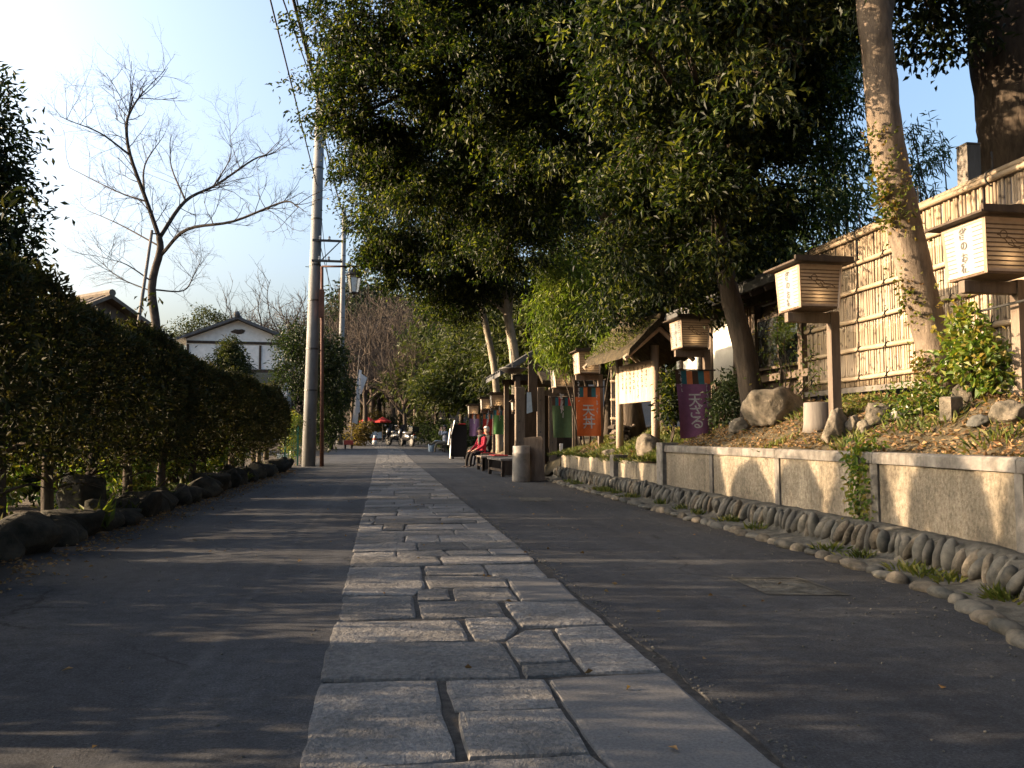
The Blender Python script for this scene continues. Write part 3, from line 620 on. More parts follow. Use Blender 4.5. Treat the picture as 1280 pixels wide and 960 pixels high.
for i, (a, b_) in enumerate(zip(lows[:-1], lows[1:])):
    pier = b_ - a < .4; mb = MB(); strip(mb, a + .01, b_ - .01, [(-.08 if pier else 0, .0), (-.08 if pier else 0, .66 if pier else .56 + .01 * (i % 3)), (.2, .66 if pier else .56), (.2, 0)], 3)
    mb.build('end_pier' if pier else 'low_panel', 'aggregate' if not pier else 'concrete', wall)
mb = MB(); strip(mb, 2.4, 18.6, [(-.52, -.06), (-.50, .03), (-.36, .045), (-.24, .05), (-.19, .10), (-.17, .24), (-.10, .27), (.06, .28), (.06, -.06)], 90)
rng = rs(3); mb.v = [(x + rng.normal() * .008, y, z + rng.normal() * .006) for x, y, z in mb.v]; mb.build('footing', 'mortar', wall, True)
PB, FB = ICO[2]
cob_meshes = []
for k in range(8):
    r_ = rs(100 + k); V = PB * (1 + lump(PB, r_, .14, 2))[:, None] * np.array([.055, .046, .135]); V[:, 0] += V[:, 2] * r_.uniform(-.1, .1)
    cob_meshes.append(MB().add(V, FB).mesh('cobble', 'rock' if k % 4 == 1 else 'cobble', True))
y = 2.6; ncb = 0
while y < 18.4 and ncb < 290:
    d = wdir(y); nx = np.array([d[1], -d[0]]); p = np.array([wall_x(y), y]) - nx * (.185 + rng.uniform(-.015, .02))
    o = link('cobble', cob_meshes[rng.integers(8)], wall); s = rng.uniform(.82, 1.15)
    o.location = (p[0] - OFF[0], p[1] - OFF[1], .155 + rng.uniform(-.015, .02)); o.scale = (s, s * rng.uniform(.75, 1.1), rng.uniform(.72, 1.12))
    o.rotation_euler = (rng.uniform(.0, .6), rng.uniform(-.1, .32), rng.uniform(-.6, .6)); y += .103 * s * rng.uniform(.9, 1.15); ncb += 1
edg_meshes = []
for k in range(8):
    r_ = rs(140 + k); V = PB * (1 + lump(PB, r_, .22, 1.8))[:, None] * np.array([.085, .13, .05]); edg_meshes.append(MB().add(V, FB).mesh('edging_stone', 'rock' if k % 3 == 1 else 'cobble', True))
y = 2.5
while y < 18.6:
    s = rng.uniform(.65, 1.25); o = link('edging_stone', edg_meshes[rng.integers(8)], wall)
    o.location = (edge_x(y) - OFF[0] + .02 + rng.uniform(-.03, .03), y - OFF[1], .012); o.scale = (s * rng.uniform(.8, 1.1), s, rng.uniform(.7, 1.2)); d = wdir(y)
    o.rotation_euler = (rng.uniform(-.12, .12), rng.uniform(-.1, .2), math.atan2(-d[0], d[1]) + rng.uniform(-.25, .25)); y += .235 * s * rng.uniform(.95, 1.12)
# dark stained vine on the wall
def vine_patch(name, pts, n, spread, L, W, mat, seed, nrm=(-1, -.2, 0), **kw):
    r_ = rs(seed); P = np.array(pts); q = r_.integers(0, len(P), n); X = P[q] + r_.normal(size=(n, 3)) * np.array(spread)
    base = P[0]; root = empty(name, base, **kw)
    mb = MB(); mb.tube(smooth_path(P - base, 3), .008, 5); mb.build('stem', 'bark', root)
    link('leaves', leaf_mesh('leaves', X - base, np.array(nrm) * .5 + r_.normal(size=(n, 3)) * .6 + np.array([0, 0, -.3]), L, W, mat, r_), root); return root
vp = [(wall_x(6.45) - .03, 6.45, .26), (wall_x(6.45) - .04, 6.47, .45), (wall_x(6.42) - .05, 6.43, .65), (wall_x(6.45) - .03, 6.47, .86), (wall_x(6.45) + .1, 6.4, .93)]
vine_patch('vine', smooth_path(vp, 4), 420, (.03, .09, .05), .06, .038, 'leaf_shrub', 7, label='leafy green vine climbing the concrete retaining wall', cat='vine')

# drain covers in the asphalt
def cover(name, quad, label, mat='concrete'):
    P = np.array([G(*q)[:2] for q in quad]); c = P.mean(0); root = empty(name, (*c, 0), label=label, cat='drain cover'); P = P - c
    inn = P * .86; V = [(*p, .005) for p in P] + [(*p, .007) for p in inn]; mb = MB().add(V, [[i, (i + 1) % 4, 4 + (i + 1) % 4, 4 + i] for i in range(4)]); mb.build('frame', 'mortar', root)
    MB().add([(*p, .004) for p in P * .845], [[0, 1, 2, 3]]).build('plate', 'mortar', root)
cover('drain_cover', [(960, 744), (1065, 745), (1000, 723), (908, 722)], 'square drain cover set into the asphalt before the cobbled wall foot')
cover('drain_cover', [(650, 627), (694, 627), (688, 622), (648, 622)], 'narrow drain cover in the asphalt near the grey cylinder')

# fallen leaves along both sides of the road
r_ = rs(21); n = 2600; yy = r_.uniform(2.5, 24, n); xx = -2.55 - np.abs(r_.normal(size=n)) * .38 + .5 * r_.exponential(.25, n); P = np.stack([xx, yy, r_.uniform(.006, .02, n)], 1)
n2 = 150; P = np.vstack([P, np.stack([r_.uniform(-2.4, 3.4, n2), r_.uniform(2.4, 20, n2), np.full(n2, .012)], 1)])
link('fallen_leaves', leaf_mesh('fallen_leaves', P, r_.normal(size=(len(P), 3)) * np.array([1, 1, .12]), .042, .022, 'litter', r_), kind='stuff', label='brown fallen leaves scattered on the asphalt and under the hedge', cat='leaves')
r_ = rs(22); n = 17000; xx = r_.uniform(4.32, 6.4, n); yy = r_.uniform(3.2, 19, n); P = np.array([(x, y, bank_z(x, y) + r_.uniform(.004, .03)) for x, y in zip(xx, yy)])
link('leaf_litter', leaf_mesh('leaf_litter', P, r_.normal(size=(n, 3)) * np.array([1, 1, .3]), .055, .03, 'litter', r_), kind='stuff', label='dry brown leaf litter covering the bank above the wall', cat='leaves')
r_ = rs(26); PG, FG = ICO[1]; n = 2600; side = r_.integers(0, 4, n); yy = r_.uniform(2.3, 16, n); mb = MB(); VV = []; TT = []
for i in range(n):
    x = (-2.7 + r_.exponential(.25), edge_x(yy[i]) - .1 - r_.exponential(.22), 1.27 + r_.normal() * .03, r_.uniform(-2.6, 3.3))[side[i]]; k = r_.uniform(.003, .008); VV.append(PG * np.array([k, k, k * .7]) * r_.uniform(.7, 1.3, 3) + [x, yy[i], k * .4]); TT.append(np.array(FG) + i * len(PG))
link('grit', np_mesh('grit', np.vstack(VV), np.vstack(TT), 'cobble'), kind='stuff', label='loose grit scattered over the asphalt and along its edges', cat='grit')
def grass(name, spots, mat, seed, label, L=.16, cat='grass'):
    r_ = rs(seed); P = []; Dn = []
    for (x, y, z, n, sp) in spots:
        q = r_.normal(size=(n, 2)) * sp
        for a, b_ in q:
            xx = x + a; yy = y + b_; P.append((xx, yy, (bank_z(xx, yy) if z is None else z))); Dn.append((a / sp * .35 + r_.normal() * .25, b_ / sp * .35 + r_.normal() * .25, 1))
    return link(name, leaf_mesh(name, np.array(P), np.array(Dn), L, .012, mat, r_, fold=.1, droop=.35), kind='stuff', label=label, cat=cat)
r_ = rs(23); sp = [(r_.uniform(4.4, 5.8), r_.uniform(4, 11), None, 70, .12) for _ in range(24)] + [(r_.uniform(4.3, 5.4), r_.uniform(11.9, 18.6), None, 160, .2) for _ in range(46)]
grass('grass', sp, 'grass_blade', 24, 'short yellow-green grass on the bank above the retaining wall', .10)
sp = [(edge_x(y) + r_.uniform(.12, .3), y, .03, 40, .05) for y in r_.uniform(4, 17, 26)]
grass('grass', sp, 'grass_blade', 25, 'small grass tufts between the stones at the wall foot', .09)

# ================================================================== LEFT SIDE: the clipped hedge
def hedge_plant(seed):
    r_ = rs(seed); root = empty('hedge_tree', (0, 0, 0))
    mb = MB(); mb.tube(smooth_path([(0, 0, -.05), (r_.uniform(-.05, .05), r_.uniform(-.06, .06), .5), (r_.uniform(-.08, .08), r_.uniform(-.1, .1), 1.1), (0, 0, 1.8)], 4), np.linspace(.075, .03, 13), 8, wob=.08, rng=r_)
    link('trunk', mb.mesh('trunk', 'bark', True), root)
    mb = MB()
    for k in range(16):
        z = r_.uniform(.35, 1.5); a = r_.uniform(0, 6.28); q = r_.uniform(.35, .62); mb.tube(smooth_path([(0, 0, z), (q * .5 * math.cos(a), q * .5 * math.sin(a), z + .08), (q * math.cos(a), q * math.sin(a), z + r_.uniform(-.05, .25))], 2), [.016, .013, .009, .006, .004], 4)
    link('branches', mb.mesh('branches', 'bark'), root)
    n = 10500; d = unit(r_.normal(size=(n, 3))); d[:, 2] = np.where(d[:, 2] < -.2, d[:, 2] * .9, d[:, 2])
    rad = r_.uniform(.80, 1.0, n) * (1 + .07 * np.sin(d[:, 0] * 6 + seed) * np.sin(d[:, 1] * 5 + 2) + .05 * np.sin(d[:, 2] * 9 + seed * 2))
    sup = (np.abs(d) ** 2.6).sum(1) ** (-1 / 2.6)
    P = np.array([0, 0, 1.50]) + d * rad[:, None] * np.array([.66, .545, .93]) * np.where(d[:, 2] > .1, np.minimum(sup, 1.07), np.minimum(sup, 1.2))[:, None]
    hol = np.sin(P[:, 1] * 9 + P[:, 2] * 4 + seed) + np.sin(P[:, 1] * 5 - P[:, 2] * 11 + 2 * seed)
    keep = ((P[:, 2] > 1.6) | (r_.uniform(size=n) < np.clip((P[:, 2] - .48) * .75, 0.03, 1))) & ((hol > -1.15) | (P[:, 2] > 1.75)); P = P[keep]; d = d[keep]
    n2 = 1400; C = np.array([0, 0, 1.3]) + r_.normal(size=(56, 3)) * np.array([.34, .28, .40]); P2 = np.repeat(C, 25, 0) + r_.normal(size=(n2, 3)) * .09
    P = np.vstack([P, P2]); dd = np.vstack([d, unit(r_.normal(size=(n2, 3)))])
    link('crown', leaf_mesh('crown', P, dd * .5 + r_.normal(size=P.shape) * .6 + np.array([0, 0, .3]), .085, .034, 'leaf_hedge', r_), root)
    return root
protos = [hedge_plant(31 + k) for k in range(3)]; r_ = rs(40)
hy = list(np.arange(1.2, 26.2, 1.12))
for i, y in enumerate(hy):
    o = protos[i] if i < 3 else copy_tree(protos[i % 3])
    o.location = (-3.36 + r_.uniform(-.07, .07) - (0.12 if y > 12 else 0), y + r_.uniform(-.08, .08), r_.uniform(-.03, .03)); o.rotation_euler = (0, 0, r_.choice([0, math.pi]) + r_.uniform(-.2, .2))
    o.scale = (1, r_.uniform(.9, 1.02), r_.uniform(.97, 1.03) * (1.07 if y < 9 else 1))
    props(o, 'dark clipped evergreen in the hedge row along the road, bare trunk below a rounded crown', 'hedge', 'clipped hedge row beside the asphalt')
# mossy stones along the hedge foot
r_ = rs(51); moss = []
for k in range(6):
    mb = MB(); mb.blob((0, 0, 0), (.26, .30, .22), r_, .34, 3, k=1.7, flat=-.17, facet=9); moss.append(mb.mesh('boulder', 'mossy_rock', True))
y = 3.0
while y < 26.3:
    s = r_.uniform(.55, 1.15); o = link('boulder', moss[r_.integers(6)]); o.location = (-2.98 + r_.uniform(-.1, .08), y, .13 * s); o.scale = (s, s * r_.uniform(.8, 1.2), s * r_.uniform(.8, 1.35)); o.rotation_euler = (0, 0, r_.uniform(0, 6.28))
    props(o, 'mossy dark stone in the row edging the hedge', 'stone', 'mossy stones along the hedge foot'); y += .52 * s
mb = MB(); mb.blob((0, 0, 0), (.30, .24, .36), rs(52), .3, 4, k=1.6, flat=-.25, facet=9); o = mb.build('boulder', 'mossy_rock', None, True, label='tall pointed dark boulder beside the grey stake under the hedge', cat='stone'); g = G(98, 655); o.location = (g[0] + .05, g[1], .28)
# strap-leaved plants, stake
def strap_plant(name, loc, n, L, seed, label, mat='grass_blade', W=.017):
    r_ = rs(seed); a = r_.uniform(0, 6.28, n); Dn = np.stack([np.cos(a) * .55, np.sin(a) * .55, r_.uniform(.5, 1.2, n)], 1); P = r_.normal(size=(n, 3)) * np.array([.07, .07, 0])
    root = empty(name, loc, label=label, cat='plant', group='strap-leaved plants under the hedge'); link('leaves', leaf_mesh('leaves', P, Dn, L, W, mat, r_, fold=.1, droop=.45), root)
    MB().lathe([(.05, -.02), (.07, .02), (.03, .07)], n=7).build('root_crown', 'bark', root); return root
for k in range(16): strap_plant('strap_leaved_plant', (-3.0 + r_.uniform(-.45, .1), 6.5 + k * 1.15 + r_.uniform(-.3, .3), .05), 46, r_.uniform(.2, .36), 60 + k, 'arching strap-leaved plant growing among the stones under the hedge')
def leafy_shrub(name, base, lobes, ncl, per, L, W, mat, seed, label, group=None, stems=5, spread=.07, cat='shrub', shell=.3):
    r_ = rs(seed); b = np.array(base, float); root = empty(name, b, label=label, cat=cat, group=group)
    for k in range(stems):
        c, r = lobes[k % len(lobes)]; c = np.array(c) - b; d = unit(r_.normal(size=3)) * np.array(r) * .5
        mb = MB(); mb.tube(smooth_path([(r_.uniform(-.05, .05), r_.uniform(-.05, .05), -.03), c * .5 + r_.normal(size=3) * .04, c + d], 3), np.linspace(.014, .004, 7), 5); mb.build('stem', 'bark', root, True)
    P, Dn = crown_points([(np.array(c) - b, r) for c, r in lobes], ncl, per, spread, r_, shell, 0)
    link('foliage', leaf_mesh('foliage', P, Dn, L, W, mat, r_), root); return root
for k, (x, y) in enumerate([(-3.75, 8.2), (-3.7, 10.5), (-3.6, 12.2), (-3.7, 14.6), (-3.5, 17), (-3.6, 20.0)]):
    leafy_shrub('low_shrub', (x, y, 0), [((x, y, .42), (.3, .35, .3)), ((x + .1, y + .3, .7), (.22, .25, .25))], 90, 12, .09, .045, 'leaf_shrub', 80 + k, 'low bright leafy shrub growing under the hedge between the trunks', 'low shrubs under the hedge')
g = G(107, 640); root = empty('stake', (g[0] - .12, g[1] + .25, 0), label='square grey wooden stake standing under the hedge behind the pointed boulder', cat='stake')
MB().box((0, 0, .36), (.075, .075, .82), bev=.006).build('shaft', 'wood_grey', root); MB().box((0, 0, .785), (.082, .082, .03), bev=.006).build('cap', 'wood_grey', root)

# evergreen at the left edge, bare tree with prop, far trees on the left
rng = rs(200)
b = np.array([-6.5, 13.0, 0]); c0 = D(-14, 245, 13.0)
tree('evergreen_tree', b, [b, b + [.05, 0, 2.5], (c0[0] - .3, 13, 6.0)], .14, [((c0[0] - .45, 13, 5.6), (.85, .9, 1.1)), ((c0[0] - .3, 13, 4.3), (1.0, 1.0, 1.2)), ((c0[0] - .3, 13, 3.0), (1.05, 1.0, 1.1)), ((c0[0] - .9, 13.2, 2.0), (1.0, 1, .9))], 'leaf_dark', 1500, 16, .13, .05, rng, spread=.16, gap=.05, shell=.35,
     label='tall dark columnar evergreen rising behind the hedge', cat='tree')
def twig_rec(mb, p, d, L, r, lev, rng, grav=.1, kids=(3, 5), nseg=4):
    pts = [np.array(p)]; d = unit(np.array(d, float))
    for i in range(nseg): d = unit(d + rng.normal(size=3) * .16 + np.array([0, 0, grav])); pts.append(pts[-1] + d * L / nseg)
    mb.tube(pts, np.linspace(r, r * .45, nseg + 1), 5 if r > .02 else 3, cap=False)
    if lev > 0:
        for k in range(rng.integers(*kids)):
            t = rng.uniform(.3, 1); i = min(int(t * nseg), nseg - 1); q = pts[i] + (pts[i + 1] - pts[i]) * (t * nseg - i)
            twig_rec(mb, q, d + rng.normal(size=3) * .65, L * rng.uniform(.45, .7), r * .5, lev - 1, rng, grav, kids, nseg)
Yb = 22.0
def bp(x, y, dy=0.0): return D(x / 2.4, y / 2.4 + 60, Yb + dy)
base = bp(468, 870); base = np.array([base[0], Yb, 0.0])
root = empty('bare_tree', base, label='leafless tree with spreading dark branches behind the hedge', cat='tree'); r_ = rs(210)
tk = smooth_path([base + [.1, 0, -.1], bp(470, 880), bp(455, 720), bp(480, 610), bp(477, 565)], 4) - base; mb = MB(); mb.tube(tk, np.linspace(.125, .08, len(tk)), 9, wob=.05, rng=r_); mb.build('trunk', 'bare_bark', root, True)
LIMBS = [([(477, 567, 0), (440, 460, -.3), (390, 320, -.8), (380, 230, -1), (397, 180, -1), (430, 130, -1.1)], .085), ([(478, 570, 0), (555, 460, .4), (650, 410, .9), (760, 335, 1.3), (815, 318, 1.5)], .08), ([(484, 620, 0), (560, 545, -.6), (700, 520, -1.2), (850, 462, -1.8), (895, 478, -2)], .07),
         ([(437, 460, -.3), (350, 430, .4), (210, 360, 1.2)], .04), ([(388, 320, -.8), (300, 255, -1.6), (200, 215, -2.2)], .04), ([(432, 440, -.3), (435, 350, .6), (490, 265, 1.3)], .045), ([(555, 455, .4), (515, 360, .9), (510, 295, 1.4)], .04), ([(470, 590, 0), (360, 530, .8), (265, 488, 1.4)], .035),
         ([(460, 725, 0), (550, 728, .6), (582, 680, .9), (604, 635, 1)], .035), ([(455, 700, 0), (380, 650, -.5), (320, 632, -.9)], .03), ([(640, 415, .9), (690, 330, 1.4), (690, 250, 1.7)], .03), ([(455, 730, 0), (360, 690, .5), (300, 640, .9)], .03)]
for pts, r0 in LIMBS:
    P = smooth_path([bp(*p) for p in pts], 5) - base; mb = MB(); mb.tube(P, np.linspace(r0 * .72, r0 * .2, len(P)), 6, cap=False)
    for k in range(int(len(P) * 1.15)):
        i = r_.integers(2, len(P)); d = unit(P[i] - P[i - 1]); twig_rec(mb, P[i], d * .8 + r_.normal(size=3) * .6 + [0, 0, .25], r_.uniform(.5, 1.15), max(r0 * .17, .007), 3, r_, .05, (2, 5))
    mb.build('limb', 'bare_bark', root)
a = D(165, 460, Yb - 1.2); b = D(190, 288, Yb - .2); root = empty('prop_pole', (a[0] - .4, Yb - 1.2, 0), label='slanting pale wooden pole propping the leafless tree', cat='prop pole')
o0 = np.array([a[0] - .4, Yb - 1.2, 0]); MB().tube([np.array([0, 0, 0.0]), a - o0, b - o0], [.05, .045, .038], 8).build('shaft', 'wood_grey', root, True); MB().tube([b - o0 + [0, -.06, -.1], b - o0 + [.22, .15, -.05]], .02, 5).build('tie_rope', 'wood_dark', root)

def bare_proto(seed, h, spread, mat, lev=4):
    r_ = rs(seed); root = empty('bare_tree', (0, 0, 0)); mb = MB(); tp = smooth_path([(0, 0, -.2), (.1, 0, h * .2), (-.05, .1, h * .38)], 4); mb.tube(tp, np.linspace(h * .020, h * .013, len(tp)), 7); mb.build('trunk', mat, root, True)
    mb = MB()
    for k in range(9): a = k * .7 + r_.uniform(-.3, .3); twig_rec(mb, tp[-1 - r_.integers(0, 4)], (math.cos(a) * spread, math.sin(a) * spread, r_.uniform(.7, 1.4)), h * r_.uniform(.3, .45), h * .009, lev - 1, r_, .08, (4, 6), 4)
    mb.build('crown', mat, root); return root
def far_bare(items, proto, label, group):
    for i, (px, Y, s, rz) in enumerate(items):
        o = proto if i == 0 else copy_tree(proto); p = D(px, 545, Y); o.location = (p[0], Y, max(hill(p[0], Y), 0) - .1); o.scale = (s, s, s); o.rotation_euler = (0, 0, rz); props(o, label, 'tree', group)
far_bare([(330, 96, 1.0, 0), (365, 100, 1.08, 1.3), (290, 105, .95, 2.5), (395, 104, 1.0, 4)], bare_proto(220, 15, .8, 'twig_brown'), 'leafless tree standing far off behind the white-gabled house', 'bare trees behind the house')
far_bare([(140, 45, .75, .4), (230, 62, .8, 2), (165, 52, .7, 3)], bare_proto(221, 9, .9, 'twig_brown'), 'small leafless tree between the hedge and the white-gabled house', 'bare trees before the house')
far_bare([(455, 64, 1.0, 0), (490, 70, 1.1, 1), (520, 66, 1.0, 2.2), (475, 78, 1.25, 3.1), (545, 74, 1.1, 4.4), (440, 82, 1.2, 5.2), (505, 58, .75, .6), (560, 60, .9, 2.9), (465, 88, 1.5, 1.7), (500, 86, 1.45, 4.8), (535, 84, 1.4, .9), (448, 74, 1.15, 2.6), (515, 74, 1.2, 5.7)], bare_proto(222, 11.5, .85, 'twig_brown'), 'leafless brown tree on the wooded slope at the end of the road', 'bare trees on the wooded slope')

# ------------------------------------------------------------------ houses
def gable_house(name, loc, rz, W_, L_, eave, apex, label, wallm='plaster', roofm='roof_tile', timber=True, over=.7):
    root = empty(name, loc, rz, label=label, cat='house'); x = W_ / 2
    MB().add([(-x, 0, 0), (x, 0, 0), (x, 0, eave), (0, 0, apex), (-x, 0, eave), (-x, L_, 0), (x, L_, 0), (x, L_, eave), (0, L_, apex), (-x, L_, eave)], [[0, 1, 2, 3, 4], [9, 8, 7, 6, 5], [1, 6, 7, 2], [5, 0, 4, 9]]).build('wall', wallm, root)
    sl = (apex - eave) / x; t = .22
    for s in (-1, 1):
        e = x + over; V = []
        for yy in (-over, L_ + over): V += [(0, yy, apex + .05), (s * e, yy, apex + .05 - sl * e), (s * e, yy, apex + .05 - sl * e + t), (0, yy, apex + .05 + t)]
        Fs = [[0, 1, 2, 3], [7, 6, 5, 4], [0, 4, 5, 1], [1, 5, 6, 2], [2, 6, 7, 3], [3, 7, 4, 0]]; rf = MB().add(V, Fs).build('roof', roofm, root)
        for k in range(int(L_ / 1.1)):
            yy = -over + .5 + k * 1.1; MB().tube([(s * .15, yy, apex + t + .05 - sl * .15), (s * e, yy, apex + t + .05 - sl * e)], .07, 5).build('tile_rib', roofm, rf)
    MB().tube([(0, -over - .05, apex + t + .12), (0, L_ + over, apex + t + .12)], .2, 8).build('ridge', roofm, root)
    if timber:
        MB().blob((0, -over - .02, apex + t + .22), (.26, .16, .3), rs(3), .2, 2).build('ridge_ornament', roofm, root)
        MB().box((0, -.04, eave - .25), (W_ - .1, .08, .22)).build('beam', 'wood_dark', root); MB().box((0, -.05, eave - 2.6), (W_ - .1, .10, .25)).build('beam', 'wood_dark', root)
        for q in (-x + .15, x * .45, x - .15): MB().box((q, -.045, eave - 1.45), (.18, .09, 2.0)).build('timber_post', 'wood_dark', root)
        v = MB(); v.blob((0, -.05, apex - .95), (.55, .06, .22), rs(4), .3, 2, k=4); v.build('gable_vent', 'wood_dark', root)
        MB().box((0, -.06, eave - 3.2), (W_ - .4, .12, .9)).build('window', 'glass', root)
    return root
p = D(293, 545, 70); gable_house('gabled_house', (p[0] + .1, 70, 0), R(2), 8.2, 11, 9.1, 10.75, 'white-walled house with dark timbers and a dark gabled roof beyond the hedge')
p = D(125, 545, 46); gable_house('brown_roofed_house', (p[0], 46, 0), R(48), 6.5, 6, 6.6, 8.35, 'house with a brown roof just showing over the hedge', 'wood', 'roof_brown', False)
# small conifer before the house, round tree behind
p = D(286, 545, 42); rng = rs(230)
tree('conifer', (p[0], 42, 0), [(p[0], 42, 0), (p[0], 42, 3), (p[0], 42, 5.6)], .12, [((p[0], 42, 5.5), (.45, .45, .45)), ((p[0], 42, 4.9), (.85, .85, .5)), ((p[0], 42, 4.2), (1.15, 1.1, .55)), ((p[0], 42, 3.2), (1.35, 1.3, .7))], 'leaf_far', 900, 10, .22, .07, rng, spread=.12, gap=0, shell=.3, label='small rounded conifer in front of the white-gabled house', cat='tree', twigs=False)
p = D(240, 545, 88); tree('round_tree', (p[0], 88, 0), [(p[0], 88, 0), (p[0], 88, 7), (p[0], 88, 12.0)], .3, [((p[0] - 1, 88, 11.5), (2.2, 2, 1.8)), ((p[0] + 1.4, 88, 12.5), (2.3, 2, 1.9)), ((p[0] - 2.8, 88, 10.3), (1.6, 1.6, 1.4))], 'leaf_far', 420, 10, .35, .13, rng, spread=.3, gap=.2, label='distant round-crowned evergreen left of the white-gabled house', cat='tree', twigs=False)

# ------------------------------------------------------------------ utility poles, street lamp, wires
def pole(name, base, top, r0, r1, label, arms):
    b = np.array(base, float); t = np.array(top, float) - b; root = empty(name, b, label=label, cat='utility pole'); mb = MB(); mb.tube([np.array([0, 0, -.1]), t * .35, t * .7, t], [r0, r0 + (r1 - r0) * .35, r0 + (r1 - r0) * .7, r1], 20); mb.build('shaft', 'pole_concrete', root, True)
    for f in (.2, .31, .44, .535, .66, .8): q = t * f; r = r0 + (r1 - r0) * f; MB().lathe([(r + .004, -.03), (r + .014, -.025), (r + .014, .025), (r + .004, .03)], c=tuple(q), n=18).build('band', 'metal_dark', root)
    for k in range(9):
        f = .25 + k * .07; q = t * f; r = r0 + (r1 - r0) * f; s = 1 if k % 2 else -1; MB().tube([q + np.array([s * r * .9, 0, 0]), q + np.array([s * (r + .13), 0, .01])], .012, 5).build('step_bolt', 'metal_dark', root)
    for (f, L, br) in arms:
        q = t * f; mb = MB(); mb.box(q + np.array([L / 2 - .1, -.16 if r0 > .15 else 0, 0]), (L, .07, .07)); arm = mb.build('crossarm', 'metal_dark', root)
        for xx in (.25, .55, .9): 
            if xx < L - .1: MB().lathe([(.03, 0), (.045, .03), (.03, .06), (.045, .09), (.02, .13)], c=(q[0] + xx * L - .1, q[1] - .16, q[2] + .03), n=8).build('insulator', 'paint_white', arm)
        if br: MB().tube([q + np.array([L - .2, -.16, -.02]), q + np.array([.1, -.1, -.75])], .02, 5).build('brace', 'metal_dark', root)
    return root
pb = G(385.5, 583); pt = D(401, 120, pb[1]); pole('utility_pole', (pb[0], pb[1], 0), pt, .225, .15, 'thick pale concrete utility pole at the end of the hedge', [(.60, 1.0, True), (.545, 1.0, False)])
Y2 = 58; p2 = D(424.5, 556, Y2); t2 = D(430.5, 262, Y2); p2[2] = zr(Y2); pole('utility_pole', p2, t2, .22, .15, 'slimmer concrete utility pole further up the road beyond the street lamp', [(.97, 1.6, False), (.9, 1.6, False)])
def wire(pts, sag, r, label):
    a, b = np.array(pts[0], float), np.array(pts[1], float); P = [a + (b - a) * t - np.array([0, 0, sag * 4 * t * (1 - t)]) for t in np.linspace(0, 1, 18)]
    MB().tube([p - a for p in P], r, 5).build('overhead_wire', 'cap_black', None, True, label=label, cat='wire', group='overhead wires').location = a
q1 = D(396, 232, pb[1]); A = D(338, 0, 15.5); d = (A - q1) / (pb[1] - 15.5); wire([q1, q1 + d * 36], .0, .018, 'black overhead wire running from the thick concrete pole towards the viewer')
for (px, py, ptx) in ((354, 0, 400), (367, 0, 403), (371, 0, 405)):
    q = D(ptx, 130 + (px - 354), pb[1]); A = D(px, py, 17.0); d = (A - q) / (pb[1] - 17.0); wire([q, q + d * 36], .0, .018 if px != 367 else .04, 'black overhead wire running from the thick concrete pole towards the viewer')
for (x0, y0, x1, y1, r) in ((399, 165, 430, 285, .014), (401, 150, 432, 272, .03), (404, 140, 436, 300, .014), (399, 300, 428, 392, .014), (398, 236, 424, 450, .012)):
    wire([D(x0, y0, pb[1]), D(x1, y1, Y2)], .5, r, 'black overhead wire sagging between the two concrete poles')
lp = D(400.5, 545, 27.0); root = empty('street_lamp', (lp[0] + .06, 27.0, 0), label='rust-brown street lamp with a hanging hexagonal lantern beside the concrete pole', cat='street lamp'); o0 = np.array([lp[0] + .06, 27, 0])
tp = D(402.5, 333, 27) - o0; ed = D(444, 333, 27) - o0
MB().tube([(0, 0, -.05), tp * .5, tp], [.07, .06, .05], 10).build('post', 'rust_paint', root, True); MB().box((tp[0] + .0, 0, tp[2] - 1.25), (.17, .15, .95), bev=.02).build('switch_box', 'rust_paint', root)
MB().tube([tp, ed + [.06, 0, 0]], .035, 8).build('arm', 'rust_paint', root, True)
c = ed - np.array([.03, 0, .12]); lan = MB().lathe([(.02, .12), (.05, .06), (.30, -.16), (.31, -.19), (.24, -.2)][::-1], c=tuple(c), n=6).build('lamp_roof', 'metal_dark', root)
MB().lathe([(.13, -.78), (.145, -.74), (.235, -.22), (.22, -.2)], c=tuple(c), n=6).build('lamp_glass', 'lamp_glass', root)
for k in range(6):
    a = k * math.pi / 3; MB().tube([c + [.15 * math.cos(a), .15 * math.sin(a), -.75], c + [.245 * math.cos(a), .245 * math.sin(a), -.2]], .014, 4).build('glazing_bar', 'metal_dark', root)
MB().lathe([(.02, -.95), (.06, -.9), (.03, -.84), (.15, -.78), (.14, -.75)], c=tuple(c), n=6).build('finial', 'metal_dark', root)

# shrubs, tree and green fence at the pole
rng = rs(240)
p = D(372, 545, 30); tree('broadleaf_tree', (p[0] + .2, 30, 0), [(p[0] + .2, 30, 0), (p[0] + .3, 30, 2), (p[0] + .4, 30, 4.4)], .09, [((p[0] - .1, 30, 4.3), (.75, .8, .8)), ((p[0] + .9, 30.2, 3.9), (.8, .8, .9)), ((p[0] - .2, 30, 3.1), (.8, .8, .7)), ((p[0] + 1.1, 30.2, 2.6), (.7, .8, .9)), ((p[0] + .9, 30.2, 1.4), (.6, .6, .8))], 'leaf_dark', 700, 14, .14, .06, rng, spread=.14, gap=.05, shell=.3, label='glossy broadleaf evergreen growing behind the thick concrete pole', cat='tree')
p = D(365, 545, 29); leafy_shrub('round_topped_shrub', (p[0], 29, 0), [((p[0], 29, .9), (.35, .4, .75)), ((p[0], 29, 1.4), (.33, .4, .5))], 300, 12, .08, .035, 'leaf_shrub', 241, 'narrow round-topped yellow-green shrub left of the thick concrete pole')
p = D(366, 545, 28); root = empty('wire_fence', (p[0] - .25, 28, 0), label='green mesh fence panel left of the thick concrete pole', cat='fence')
for q in (0, .42, .84): MB().box((q, 0, .65), (.045, .045, 1.4)).build('post', 'paint_green', root)
